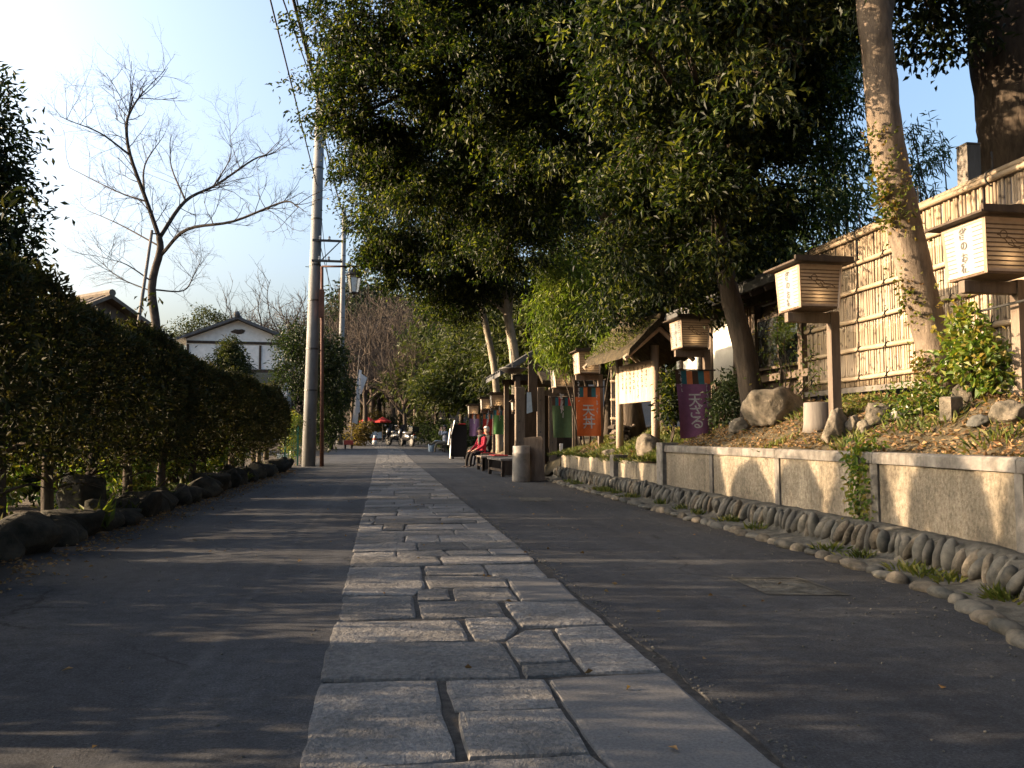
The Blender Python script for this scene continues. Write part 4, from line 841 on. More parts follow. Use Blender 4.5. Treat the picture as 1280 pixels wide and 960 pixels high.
for k in range(7): MB().box((.42, .0, .15 + k * .18), (.84, .012, .012)).build('rail', 'paint_green', root)
for k in range(11): MB().box((.04 + k * .08, .012, .65), (.010, .010, 1.2)).build('wire_rod', 'paint_green', root)
p = D(353, 545, 29); root = empty('white_crate', (p[0] + .08, 28.4, 0), label='white plastic crate beside the green mesh fence', cat='crate')
MB().box((0, 0, .18), (.34, .3, .34), bev=.02).build('body', 'paint_white', root); MB().box((0, 0, .365), (.37, .33, .03), bev=.01).build('rim', 'paint_white', root)
p = D(418, 545, 50); tree('broadleaf_tree', (p[0] - .2, 50, zr(50)), [(p[0] - .2, 50, zr(50)), (p[0] - .2, 50, 3), (p[0], 50, 5)], .12, [((p[0] - .3, 50, 5.4), (1.0, 1, 1.2)), ((p[0] + .1, 50, 3.7), (1.1, 1, 1.2)), ((p[0] - .4, 50, 2.0), (1.1, 1, 1.2)), ((p[0] - 1.4, 50, 1.5), (.9, 1, 1.0))], 'leaf_dark', 600, 12, .22, .09, rng, spread=.2, gap=0, shell=.3, label='dark evergreen beside the slimmer concrete pole', cat='tree', twigs=False)

# ================================================================== RIGHT SIDE: lanterns on posts
def lantern(corner, Y, zb, label, detail=True, s=1.0, sparrow=True, ground=None):
    """corner: pixel column of the box's front left upright; zb: height of the box's underside."""
    hw = .25 * s; hh = .47 * s; c = D(corner, 545, Y); cx, cy = c[0] + hw, Y + hw; px_, py_ = cx + hw * 1.24, cy + .03
    gz = (bank_z(px_, py_) if ground is None else ground) - .03; root = empty('lantern_post', (px_, py_, gz), label=label, cat='lantern', group='wooden lanterns along the road')
    lx, ly, z0 = cx - px_, cy - py_, zb - gz; z1 = z0 + hh; tp = .90
    MB().box((0, 0, (z0 - .02) / 2 + .0), (.105 * s, .095 * s, z0 + .02), bev=.008).build('post', 'wood', root)
    MB().box((lx + .02, 0.0, z0 - .075 * s), (hw * 2.2, .075 * s, .11 * s), bev=.006).build('arm', 'wood', root)
    box = MB().box((lx, ly, z0 + .012), (hw * 2 * tp, hw * 2 * tp, .03), bev=.005).build('box_base', 'slat_brown', root)
    cn = []
    for sx in (-1, 1):
        for sy in (-1, 1):
            a = np.array([lx + sx * hw * tp, ly + sy * hw * tp, z0]); b_ = np.array([lx + sx * hw, ly + sy * hw, z1]); cn.append((a, b_)); MB().tube([a, b_], .017 * s, 4).build('upright', 'wood_pale' if detail else 'wood_dark', root)
    for zt, k in ((z1 - .012, 1.0), (z0 + .03, tp)):
        for (dx, dy, sx, sy) in ((0, -1, 2, 0), (0, 1, 2, 0), (-1, 0, 0, 2), (1, 0, 0, 2)):
            MB().box((lx + dx * hw * k, ly + dy * hw * k, zt), (hw * sx * k + .016, hw * sy * k + .016, .024 * s)).build('rail', 'wood_pale' if detail else 'wood_dark', root)
    def P(f, u, v, off=0.0):       # point on a face: f = 'left' (-X) or 'front' (-Y) ...; u, v in 0..1
        k = tp + (1 - tp) * v; t = (u * 2 - 1) * hw * k * .93; h = hw * k + off; z = z0 + .03 + (hh - .05) * v
        return {'left': (lx - h, ly - t, z), 'front': (lx + t, ly - h, z), 'right': (lx + h, ly + t, z), 'back': (lx - t, ly + h, z)}[f]
    for f, mt in (('left', 'paper_white'), ('right', 'paper_white'), ('front', 'paper_wood'), ('back', 'paper_wood')):
        pan = MB().add([P(f, 0, 0), P(f, 1, 0), P(f, 1, 1), P(f, 0, 1)], [[0, 1, 2, 3]]).build('paper_panel', mt, root)
        ns = 11
        for k in range(1, ns):
            v = k / ns
            if f in ('left', 'right'):
                for u0, u1 in ((.0, .26), (.74, 1.0)): MB().add([P(f, u0, v - .007, .004), P(f, u1, v - .007, .004), P(f, u1, v + .007, .004), P(f, u0, v + .007, .004)], [[0, 1, 2, 3]]).build('slat', 'faded_ink', pan) if detail else None
            elif detail or k % 2: MB().add([P(f, 0, v - .011, .001), P(f, 1, v - .011, .001), P(f, 1, v - .011, .010), P(f, 0, v - .011, .010), P(f, 0, v + .011, .001), P(f, 1, v + .011, .001), P(f, 1, v + .011, .010), P(f, 0, v + .011, .010)], [[3, 2, 6, 7], [0, 3, 7, 4], [1, 5, 6, 2], [4, 7, 6, 5], [0, 1, 2, 3]]).build('slat', 'slat_brown', pan)
        if f == 'left':
            mb = MB(); top_ = np.array(P(f, .5, .83, .006)); uy = np.array(P(f, .5, 1, .006)) - np.array(P(f, .5, 0, .006)); uy /= np.linalg.norm(uy); column_text(mb, '雀のお宿', top_, (0, -1, 0), uy, .125 * s, .100 * s, .95); mb.build('lettering', 'faded_ink', pan)
        if f == 'front' and sparrow:     # the little flying sparrow cut out of the front
            mb = MB(); rg = [(.34 + .075 * math.cos(t), .70 + .085 * math.sin(t)) for t in np.linspace(0, 2 * math.pi, 13)]
            for line in (rg, [(.27, .72), (.20, .70), (.27, .68)], [(.41, .66), (.52, .64), (.62, .56), (.78, .55), (.90, .47)], [(.36, .61), (.46, .50), (.62, .46), (.78, .50)], [(.50, .60), (.56, .50), (.70, .42)]):
                for (u0, v0), (u1, v1) in zip(line[:-1], line[1:]):
                    dd = unit(np.array([v0 - v1, u1 - u0])) * .011; mb.add([P(f, u0 - dd[0], v0 - dd[1], .015), P(f, u1 - dd[0], v1 - dd[1], .015), P(f, u1 + dd[0], v1 + dd[1], .015), P(f, u0 + dd[0], v0 + dd[1], .015)], [[0, 1, 2, 3]])
            mb.build('sparrow_cutout', 'slat_brown', pan)
    ov = hw * 1.42; V = []
    for z, e in ((z1 + .012, ov), (z1 + .032, ov)): V += [(lx - e, ly - e, z), (lx + e, ly - e, z), (lx + e, ly + e, z), (lx - e, ly + e, z)]
    V += [(lx, ly - ov * .98, z1 + .095 * s), (lx, ly + ov * .98, z1 + .095 * s)]
    MB().add(V, [[3, 2, 1, 0], [0, 1, 5, 4], [1, 2, 6, 5], [2, 3, 7, 6], [3, 0, 4, 7], [4, 5, 8], [6, 7, 9], [5, 6, 9, 8], [7, 4, 8, 9]]).build('roof', 'wood_dark', root)
    MB().box((lx, ly - ov + .01, z1 + .048), (ov * 1.92, .03, .06)).build('fascia', 'wood_dark', root)
    bl = MB().blob((lx + .0, ly - hw * .55, z0 + .13 * s), (.032, .032, .04), rs(1), 0, 2).build('bulb', 'bulb', root, True); MB().lathe([(.018, .0), (.02, .1)], c=(lx, ly - hw * .55, z0 + .0), n=8).build('bulb_socket', 'metal_dark', root)
    return root
lantern(1240, 5.9, 2.37, 'large sunlit lantern with dark inscription on a post against the bamboo fence')
lantern(1003, 8.0, 2.40, 'lantern with dark inscription on a pale post between the ivy-grown trunk and the dark building')
lantern(853, 12.6, 2.47, 'lantern with a glowing bulb above the purple banner')
lantern(724, 17.1, 2.38, 'lantern with a glowing bulb above the orange banner')
lantern(694, 19.6, 2.22, 'lantern half hidden by bamboo leaves above the dark green banner')
lantern(614.5, 28.0, 2.02, 'lantern above the bright green banner beyond the benches', False, .95, False, 0)
lantern(602, 30.5, 2.0, 'lantern above the red banner beyond the benches', False, .92, False, 0)
lantern(586, 36.0, 1.95, 'lantern above the small lilac banner beyond the benches', False, .9, False, zr(36))
lantern(641, 24.0, 1.75, 'small lantern on a slim post before the open shelter', False, .62, False, .2)

# ------------------------------------------------------------------ hanging banners
def banner(px0, px1, py0, py1, Y, col, stripes, label, text=None, side=True, seed=1, skew=0.0, tcol='white_print', marks=3):
    a = D(px0, py0, Y); b_ = D(px1, py0, Y); W_ = b_[0] - a[0]; hgt = a[2] - D(px0, py1, Y)[2]; r_ = rs(seed)
    root = empty('hanging_banner', (a[0], Y, a[2]), label=label, cat='banner', group='coloured banners along the road')
    MB().tube([(-.04, 0, .012), (W_ + .1, 0, .012)], .013, 7).build('rod', 'wood_dark', root)
    ph = r_.uniform(0, 6)
    def S(u, v, off=0.0): return (u * W_ * (1 - .04 * v) + skew * v * W_, -.03 * math.sin(u * 7 + ph + v * 1.5) * (.25 + v) + .02 * math.sin(v * 5 + ph) - off, -v * hgt)
    hd = .20
    def patch(u0, u1, v0, v1, nu, nv, off=0.0):
        V = [S(u0 + (u1 - u0) * i / nu, v0 + (v1 - v0) * j / nv, off) for j in range(nv + 1) for i in range(nu + 1)]
        return V, [[j * (nu + 1) + i, (j + 1) * (nu + 1) + i, (j + 1) * (nu + 1) + i + 1, j * (nu + 1) + i + 1] for j in range(nv) for i in range(nu)]
    for k, c in enumerate(stripes): MB().add(*patch(k / len(stripes), (k + 1) / len(stripes), 0, hd, 3, 3)).build('stripe', 'cloth_' + c, root, True)
    cl = MB().add(*patch(0, 1, hd, 1, 14, 14)).build('cloth', 'cloth_' + col, root, True)
    mb = MB()
    if text:
        k = len(text); sz = .52 * W_
        for i, ch in enumerate(text):
            V, Fs = GLYPH[ch]; v0 = hd + (1 - hd) * (.20 + .6 * (i + .5) / k); q = sz * (1.0 if k == 2 else .78)
            MB().add([S(.52 + x * q / W_, v0 - yv * q / hgt, .006) for x, yv, _ in V], Fs).build('character', tcol, cl)
    else: brush_marks(mb, (0.5, .36, 0), (1, 0, 0), (0, -1, 0), 4, .24, -.14, r_, .2)
    if not text: mb.v = [S(p[0], p[1], .006) for p in mb.v]
    if side and text:
        m2 = MB(); brush_marks(m2, (.14, hd + .08, 0), (1, 0, 0), (0, -1, 0), 6, .085, -.075, r_, .2); brush_marks(m2, (.87, .5, 0), (1, 0, 0), (0, -1, 0), 5, .085, -.075, r_, .2); mb.add([S(p[0], p[1], .006) for p in m2.v], m2.f)
    mb.build('small_writing' if text else 'lettering', tcol, cl)
    return root
banner(844, 887, 463, 548, 12.55, 'purple', ['brown', 'teal', 'apricot', 'brown', 'teal', 'apricot'], 'purple cloth banner with white brush writing under a lantern', '天ざる', seed=2, skew=.12)
banner(719, 750, 484, 545, 17.0, 'orange', ['brown', 'teal', 'apricot', 'brown', 'teal', 'apricot'], 'orange cloth banner with two white characters under a lantern', '天丼', seed=3, skew=.05)
banner(690, 714, 497, 547, 19.5, 'green', ['brown', 'teal', 'red', 'brown', 'teal', 'red'], 'dull dark green cloth banner with faint writing under a lantern', None, seed=4, skew=.06)
banner(617, 632, 513, 543, 27.9, 'bright_green', ['teal', 'apricot', 'teal', 'apricot'], 'bright green cloth banner with white writing beyond the benches', None, seed=5)
banner(604, 616, 518, 546, 30.4, 'red', ['apricot', 'teal', 'apricot', 'teal'], 'red cloth banner between the bright green and lilac ones', None, seed=6, skew=-.1)
banner(587, 599, 518, 545, 35.9, 'lilac', ['brown', 'apricot', 'brown', 'apricot'], 'small lilac cloth banner beyond the benches', None, seed=8)

# ------------------------------------------------------------------ bamboo fence
FX, FZ0, FZ1 = 6.2, 1.66, 3.62
fence = empty('bamboo_fence', (FX, 8, FZ0), label='tall sunlit bamboo fence with tied horizontal rails above the bank', cat='fence'); r_ = rs(300)
sl = []
for k in range(4):
    q = r_.uniform(.4, .6); zs = [0, .3 * q, .3 * q + .012, .3 * q + .03, .9 * q + .3, .9 * q + .312, .9 * q + .33, 1.5, 1.512, 1.53, 1.96]; rr = [.0165] + [.0165, .0215, .0165] * 3 + [.0165]
    mb = MB(); mb.tube([(0, 0, z) for z in zs], rr, 7); sl.append(mb.mesh('bamboo_slat', 'bamboo_slat', True))
y = 4.6
while y < 10.9:
    o = link('bamboo_slat', sl[r_.integers(4)], fence); o.location = (r_.uniform(-.006, .006), y - 8, r_.uniform(-.02, .0)); o.rotation_euler = (0, r_.normal() * .004, r_.uniform(0, 6.28)); o.scale = (1, 1, r_.uniform(.99, 1.01)); y += r_.uniform(.036, .044)
for z in (.10, .47, .86, 1.25, 1.62):
    mb = MB(); P = [(-.045, yy - 8, z + .006 * math.sin(yy * 3 + z * 9)) for yy in np.arange(4.6, 10.95, .3)]; mb.tube(P, [.030 if i % 3 else .034 for i in range(len(P))], 8); rl = mb.build('rail', 'bamboo', fence, True)
    for yy in np.arange(4.9, 10.9, .58): 
        t = MB(); t.tube([(-.045 + .04 * math.cos(a), yy - 8 + .012 * math.sin(a * 2), z + .04 * math.sin(a)) for a in np.linspace(0, 6.28, 9)], .007, 4); t.tube([(-.085, yy - 8, z), (-.10, yy - 8.03, z + .06), (-.10, yy - 8.05, z + .09)], .006, 4); t.tube([(-.085, yy - 8, z), (-.10, yy - 7.97, z - .05)], .006, 4); t.build('cord_tie', 'cap_black', rl)
for dx, z in ((-.045, 1.985), (.045, 1.985), (0, 2.045)):
    mb = MB(); P = [(dx, yy - 8, z + .006 * math.sin(yy * 2 + dx * 50)) for yy in np.arange(4.6, 10.95, .3)]; mb.tube(P, .034, 8); rl = mb.build('top_rail', 'bamboo', fence, True)
for yy in np.arange(4.9, 10.9, 1.16):
    t = MB(); t.tube([(.09 * math.cos(a), yy - 8, 2.0 + .085 * math.sin(a)) for a in np.linspace(0, 6.28, 11)], .010, 5); t.tube([(0, yy - 8, 2.08), (-.03, yy - 8.04, 2.2), (-.02, yy - 8.02, 2.27)], .011, 4); t.build('cord_tie', 'cap_black', fence)
for yy in (4.8, 6.6, 8.4, 10.2, 10.95): MB().tube([(.09, yy - 8, -.5), (.09, yy - 8, 1.95)], .05, 8).build('post', 'wood_dark', fence)
MB().box((0, -.2, -.05), (.06, 6.4, .07)).build('sill_board', 'wood_grey', fence)
q = D(1211, 205, 9.0); root = empty('grey_pillar', (q[0], 9.0, 1.7), label='square grey pillar rising behind the bamboo fence', cat='pillar'); MB().box((0, 0, (q[2] + .22 - 1.7) / 2), (.19, .19, q[2] + .22 - 1.7), bev=.008).build('shaft', 'wood_grey', root); MB().box((.0, 0, q[2] + .235 - 1.7), (.205, .205, .03), bev=.01).build('cap', 'wood_grey', root)
# thin rail (rope line) in front of the fence
o = MB().tube([(0, 0, 0), (.05, -1.1, .04), (0, -2.1, 0)], .012, 6).build('iron_bar', 'cap_black', None, True, label='thin black iron bar crossing in front of the bamboo fence', cat='bar'); o.location = (5.35, 6.9, 2.12)

# ------------------------------------------------------------------ notice board under a bark roof
A_, B_ = np.array([4.88, 13.9]), np.array([4.72, 15.6]); c = (A_ + B_) / 2; gz = bank_z(*c) - .05
root = empty('notice_board', (*c, gz), math.atan2((B_ - A_)[1], (B_ - A_)[0]) - math.pi / 2, label='wooden notice board with columns of dark writing under a mossy bark roof', cat='notice board'); L_ = np.linalg.norm(B_ - A_)
zt = D(819, 449, 13.9)[2] - gz; zb = D(819, 501, 13.9)[2] - gz
for s in (-1, 1): MB().tube([(0, s * L_ / 2, -.1), (0, s * L_ / 2, zt + .25)], .075, 12).build('post', 'wood_pale', root, True)
bd = MB().box((-.02, 0, (zt + zb) / 2), (.045, L_ - .17, zt - zb), bev=.008).build('board', 'wood_pale', root)
mb = MB(); r_ = rs(310)
for k in range(7): brush_marks(mb, (-.046, L_ / 2 - .28 - k * .19, zt - .10), (0, -1, 0), (0, 0, 1), int(r_.integers(5, 8)), .085, .088, r_, .17)
mb.build('lettering', 'ink', bd)
zr_ = zt + .60; ro = .8
for s in (-1, 1):
    e = .64; V = []
    for k in range(13):
        yy = -L_ / 2 - .3 + k * (L_ + .6) / 12; jz = r_.uniform(-.03, .03)
        V += [(0, yy, zr_), (s * e, yy, zr_ - .60 + jz), (s * (e - .03), yy, zr_ - .60 + jz + .13), (0, yy, zr_ + .16)]
    Fs = [[j * 4 + i, j * 4 + (i + 1) % 4, j * 4 + 4 + (i + 1) % 4, j * 4 + 4 + i] for j in range(12) for i in range(4)] + [[0, 1, 2, 3], [51, 50, 49, 48]]
    MB().add(V, Fs).build('roof_slope', 'bark_roof', root)
    for yy in (-L_ / 2 - .2, L_ / 2 + .2): MB().tube([(0, yy, zr_ - .06), (s * .68, yy, zr_ - .62)], .045, 7).build('rafter', 'wood_pale', root)
r2 = rs(311); n = 700; u = r2.uniform(0, .97, n); P = np.stack([-u * .70, r2.uniform(-L_ / 2 - .3, L_ / 2 + .3, n), zr_ + .15 - .60 * u], 1); link('moss', leaf_mesh('moss', P, r2.normal(size=(n, 3)) * .5 + [-.4, 0, .4], .07, .02, 'grass_blade', r2), root, kind='stuff')
MB().tube([(0, -L_ / 2 - .3, zr_ + .15), (0, L_ / 2 + .3, zr_ + .15)], .075, 8).build('ridge_pole', 'bark_roof', root, True)
# bamboo screen left of the board
root = empty('bamboo_screen', (5.15, 16.6, bank_z(5.15, 16.6)), label='short pale bamboo screen beside the notice board', cat='screen')
for k in range(16): 
    o = link('bamboo_slat', sl[k % 4], root); o.location = (-.30 + k * .04, 0, .25); o.scale = (1, 1, .72)
for z in (.45, .85, 1.25): MB().tube([(-.34, -.04, z), (.34, -.04, z)], .024, 7).build('rail', 'bamboo', root, True)
r2 = rs(312); mb = MB()
root = empty('firewood_stack', (5.05, 16.35, bank_z(5.05, 16.35) - .02), label='small stack of brushwood below the bamboo screen', cat='firewood')
for k in range(40):
    x = r2.uniform(-.26, .26); z = r2.uniform(.02, .42); MB().tube([(x, -.12, z), (x + r2.uniform(-.05, .05), .18, z + r2.uniform(-.03, .03))], r2.uniform(.018, .034), 6).build('stick', 'wood_dark' if k % 3 else 'wood', root)

# ------------------------------------------------------------------ dark teahouse behind the fence end
root = empty('teahouse', (6.8, 14, 1.4), label='dark wooden teahouse with a white plaster panel and deep eaves behind the lanterns', cat='building')
bx = lambda n, c, s, m, p=None, **k: MB().box(c, s, **k).build(n, m, p if p is not None else root)
bx('wall', (1.6, .55, .95), (3.1, 5.8, 2.0), 'wood_dark')
bx('plaster_panel', (.0, 1.1, 1.55), (.12, 1.0, 1.9), 'plaster'); bx('plaster_panel', (.0, 3.0, 1.55), (.12, 1.4, 1.9), 'plaster')
for yy in (-2.3, -1.95, -.3, .5, 1.68, 2.2, 3.35): bx('column', (-.04, yy, 1.0), (.13, .13, 2.2), 'wood', bev=.01)
wn = bx('window', (.0, -1.12, 1.25), (.10, 1.5, .95), 'wood'); 
for k in range(2): bx('pane', (-.054, -1.5 + k * .75, 1.25), (.006, .70, .85), 'glass', wn)
bx('lattice_panel', (.0, .1, 1.85), (.10, .65, .5), 'wood_pale'); 
for k in range(7): bx('lattice_bar', (-.06, -.2 + k * .1, 1.85), (.03, .03, .52), 'wood')
bx('beam', (-.05, .5, 2.08), (.16, 6.0, .2), 'wood_dark'); bx('beam', (-.05, .5, .62), (.14, 5.8, .12), 'wood')
V = []
for s in (-1, 1):
    e0 = (-.85, 2.0) if s < 0 else (4.2, 2.0); V = []
    for yy in (-2.9, 3.9): V += [(1.65, yy, 2.9), (e0[0], yy, e0[1]), (e0[0], yy, e0[1] + .14), (1.65, yy, 3.05)]
    rf = MB().add(V, [[0, 1, 2, 3], [7, 6, 5, 4], [0, 4, 5, 1], [1, 5, 6, 2], [2, 6, 7, 3], [3, 7, 4, 0]]).build('roof', 'roof_tile', root)
    for k in range(17): yy = -2.8 + k * .41; MB().tube([(1.65, yy, 3.06), (e0[0], yy, e0[1] + .15)], .055, 6).build('tile_rib', 'roof_tile', rf, True)
for k in range(14): MB().box((-.4, -2.8 + k * .5, 2.09), (1.0, .06, .08), Rm=roty(-.34)).build('rafter', 'wood_dark', root)

# ------------------------------------------------------------------ stones, stump and plants on the bank
def stone(px, py, Y, r3, mat, label, seed, amp=.28, flat=-.6, rz=0.0, name='boulder', k=1.7):
    p = D(px, py, Y); z = bank_z(p[0], Y); mb = MB(); mb.blob((0, 0, 0), r3, rs(seed), amp, 4, k=k, flat=flat * r3[2], facet=9); o = mb.build(name, mat, None, True, label=label, cat='stone'); o.location = (p[0], Y, z + r3[2] * .42); o.rotation_euler = (0, 0, rz); return o
stone(968, 515, 9.9, (.46, .36, .30), 'rock', 'broad grey boulder at the foot of the dark leaning trunk', 401)
stone(1044, 540, 7.6, (.13, .13, .22), 'rock', 'upright rough stone left of the pale lantern post', 402, .35)
stone(1068, 542, 7.5, (.10, .10, .13), 'rock', 'small brown stone leaning on the pale lantern post', 403)
stone(1100, 538, 7.3, (.17, .14, .16), 'rock', 'rounded tan stone right of the pale lantern post', 404)
stone(1080, 548, 7.2, (.07, .07, .09), 'rock', 'small grey pebble in front of the pale lantern post', 405)
stone(1122, 535, 7.2, (.09, .08, .07), 'pale_rock', 'small whitish stone in the leaf litter before the ivy-grown trunk', 406)
stone(1213, 508, 6.6, (.13, .12, .20), 'rock', 'upright tan stone under the glossy shrub', 407, .35)
stone(1262, 532, 5.7, (.14, .14, .13), 'rock', 'smooth round boulder on the wall edge below the white rock', 408, .12)
stone(1285, 488, 6.4, (.36, .3, .34), 'pale_rock', 'large whitish rock beside the glossy shrub', 409, .2)
stone(1228, 546, 5.9, (.12, .1, .07), 'cobble', 'flat bluish stone among the leaf litter', 410, .3)
stone(811, 545, 13.6, (.27, .25, .24), 'rock', 'large rounded stone beneath the notice board', 411, .18)
stone(925, 545, 10.2, (.13, .11, .13), 'rock', 'small tan stone left of the broad grey boulder', 412)
stone(760, 553, 15.2, (.16, .2, .10), 'rock', 'low flat stone in the grass left of the notice board', 413, .4)
p = D(1190, 537, 6.4); o = MB().box((0, 0, .09), (.145, .12, .22), bev=.012).build('cut_stone', 'rock', None, label='square cut stone marker in front of the ivy-grown trunk', cat='stone'); o.location = (p[0], 6.4, bank_z(p[0], 6.4)); o.rotation_euler = (.04, -.05, .2)
p = D(1022, 525, 8.5); root = empty('tree_stump', (p[0], 8.5, bank_z(p[0], 8.5) - .03), label='grey sawn stump left of the pale lantern post', cat='stump'); MB().lathe([(.17, 0), (.155, .1), (.15, .34), (.14, .35)], n=14).build('side_bark', 'wood_grey', root, True); MB().lathe([(.138, .351), (.05, .356)], n=14).build('cut_face', 'wood_pale', root)
q = lambda px, py, Y: tuple(D(px, py, Y))
p = D(1215, 500, 6.5); leafy_shrub('glossy_shrub', (p[0], 6.5, bank_z(p[0], 6.5)), [(q(1222, 450, 6.5), (.24, .25, .26)), (q(1240, 470, 6.4), (.2, .2, .18)), (q(1205, 430, 6.6), (.14, .16, .2)), (q(1212, 400, 6.6), (.1, .1, .16))], 150, 9, .085, .05, 'leaf_shrub', 420, 'glossy bright green shrub between the ivy-grown trunk and the white rock', stems=8)
p = D(1150, 510, 7.0); leafy_shrub('low_shrub', (p[0], 7.0, bank_z(p[0], 7.0)), [(q(1150, 500, 7.0), (.22, .2, .17)), (q(1172, 510, 6.9), (.18, .2, .14)), (q(1120, 515, 7.2), (.2, .2, .12))], 130, 9, .06, .03, 'leaf_shrub', 421, 'low yellow-green shrub at the foot of the ivy-grown trunk', stems=6)
p = D(900, 520, 12.0); leafy_shrub('dark_shrub', (p[0], 12.0, bank_z(p[0], 12)), [(q(906, 512, 12), (.20, .3, .36)), (q(915, 488, 12.2), (.2, .25, .3))], 120, 10, .09, .04, 'leaf_dark', 422, 'dark leafy shrub right of the purple banner', stems=6)
p = D(838, 520, 13.2); leafy_shrub('broadleaf_shrub', (p[0], 13.2, bank_z(p[0], 13.2)), [(q(839, 508, 13.2), (.13, .2, .36)), (q(842, 478, 13.2), (.12, .2, .2))], 90, 10, .11, .05, 'leaf_evergreen', 423, 'broad-leaved shrub between the notice board and the purple banner', stems=5)
p = D(975, 500, 10.8); leafy_shrub('sapling', (p[0], 10.8, bank_z(p[0], 10.8)), [(q(965, 490, 10.8), (.2, .2, .16)), (q(985, 430, 10.9), (.4, .4, .5)), (q(1010, 470, 10.5), (.35, .3, .4))], 90, 6, .06, .03, 'leaf_shrub', 424, 'sparse twiggy sapling behind the broad grey boulder', stems=14, spread=.12)
p = D(1090, 470, 9.0); leafy_shrub('low_shrub', (p[0], 9.0, bank_z(p[0], 9.0)), [(q(1085, 512, 8.4), (.3, .3, .14)), (q(1110, 510, 8.2), (.25, .25, .14))], 110, 9, .06, .02, 'grass_blade', 425, 'feathery green shrub below the gap under the bamboo fence', stems=5)

# ------------------------------------------------------------------ ivy-grown trunk, giant trunk, dark leaning tree
rng = rs(500)
tp = [q(1180, 500, 7.3), q(1166, 430, 7.3), q(1146, 350, 7.28), q(1124, 255, 7.22), q(1106, 165, 7.2), q(1100, 90, 7.2), q(1090, 0, 7.2), q(1078, -150, 7.25), q(1075, -330, 7.4)]
base = np.array([tp[0][0], tp[0][1], bank_z(tp[0][0], 7.3) - .08]); tp = [tuple(base)] + tp
ivt = tree('ivy_grown_tree', base, tp, .175, [(q(1060, -330, 7.5), (1.2, 1.2, .9)), (q(1172, 30, 9.6), (.62, .7, .55)), (q(1140, -60, 9), (.9, 1, .7)), (q(1010, -90, 8.5), (1.1, 1, .8))], 'leaf_dark', 900, 14, .14, .06, rng, barkmat='bark_grey', spread=.16, gap=.1, shell=.3, top=.85, sides=16, label='leaning brown tree trunk with ivy before the bamboo fence', cat='tree')
r2 = rs(501); P = smooth_path(np.array(tp[1:6]) - base, 14); n = 1700; i = np.clip((r2.beta(1.4, 1.2, n) * len(P)).astype(int), 0, len(P) - 1); a = r2.normal(size=n) * .55 + 3.6; X = P[i] + np.stack([np.cos(a), np.sin(a), np.zeros(n)], 1) * (.185 + np.abs(r2.normal(size=n)) * .02)[:, None] + r2.normal(size=(n, 3)) * [0, 0, .05]
keep = np.sin(X[:, 2] * 7) + np.sin(X[:, 2] * 3.1 + 1) + r2.normal(size=n) * .7 > .1; link('ivy', leaf_mesh('ivy', X[keep], np.stack([np.cos(a), np.sin(a), r2.normal(size=n) * .6 - .2], 1)[keep], .052, .045, 'ivy_leaf', r2), ivt)
base = np.array([8.85, 9.6, 1.6]); tree('giant_tree', base, [base, q(1292, 230, 9.6), q(1282, 130, 9.6), q(1268, 0, 9.7), q(1250, -160, 9.8), q(1240, -420, 10)], .66, [(q(1200, -420, 10), (2.2, 2, 1.4)), (q(1000, -330, 11), (2.2, 2, 1.2)), (q(1330, -250, 10), (1.6, 1.6, 1.4)), (q(1130, -190, 12), (1.6, 1.6, .9))], 'leaf_dark', 1000, 14, .15, .06, rng, barkmat='bark', spread=.22, gap=.1, top=.85, sides=22, limb_r=.2, label='huge dark tree trunk towering behind the bamboo fence', cat='tree')
base = np.array([*q(944, 505, 11.2)[:2], 0]); base[2] = bank_z(base[0], base[1]) - .05
tree('leaning_evergreen', base, [base, q(928, 430, 11.2), q(907, 345, 11.2), q(893, 255, 11.3), q(884, 150, 11.6), q(880, 20, 12)], .18, [(q(px, py, Y), (r, r, r * .8)) for px, py, Y, r in ((850, 60, 11.5, 1.25), (950, 60, 11.5, 1.25), (930, 190, 12, .95), (850, 190, 12.5, 1.1), (1015, 10, 11.5, 1.0), (960, 130, 12.2, 1.0), (845, 310, 13, .85), (900, 300, 12.4, .7), (960, 270, 12.4, .65), (790, 100, 10.5, .7), (1000, -120, 11, 1.5), (880, -100, 11, 1.6), (835, 20, 8.3, .65), (905, 0, 8.2, .7), (775, 30, 8.8, .55), (960, -30, 8.4, .7), (800, 335, 12.6, .5), (855, 375, 12.9, .38), (765, 385, 14.2, .42), (1010, 120, 13, .6), (775, 325, 11.8, .42), (805, 265, 11.8, .5), (770, 245, 12, .5), (825, 350, 11.9, .32), (975, 60, 7.6, .4), (930, 30, 7.7, .42), (985, -60, 7.6, .6), (940, 110, 7.7, .26), (880, 240, 10.5, .55), (862, 160, 10.5, .6), (897, 315, 10.5, .30))],
     'leaf_evergreen', 7500, 16, .115, .048, rng, spread=.09, gap=.05, shell=.3, pads=14, label='dark evergreen with a leaning trunk in front of the teahouse', cat='tree')
base = np.array([5.35, 16.6, 0]); base[2] = bank_z(5.35, 16.6) - .05
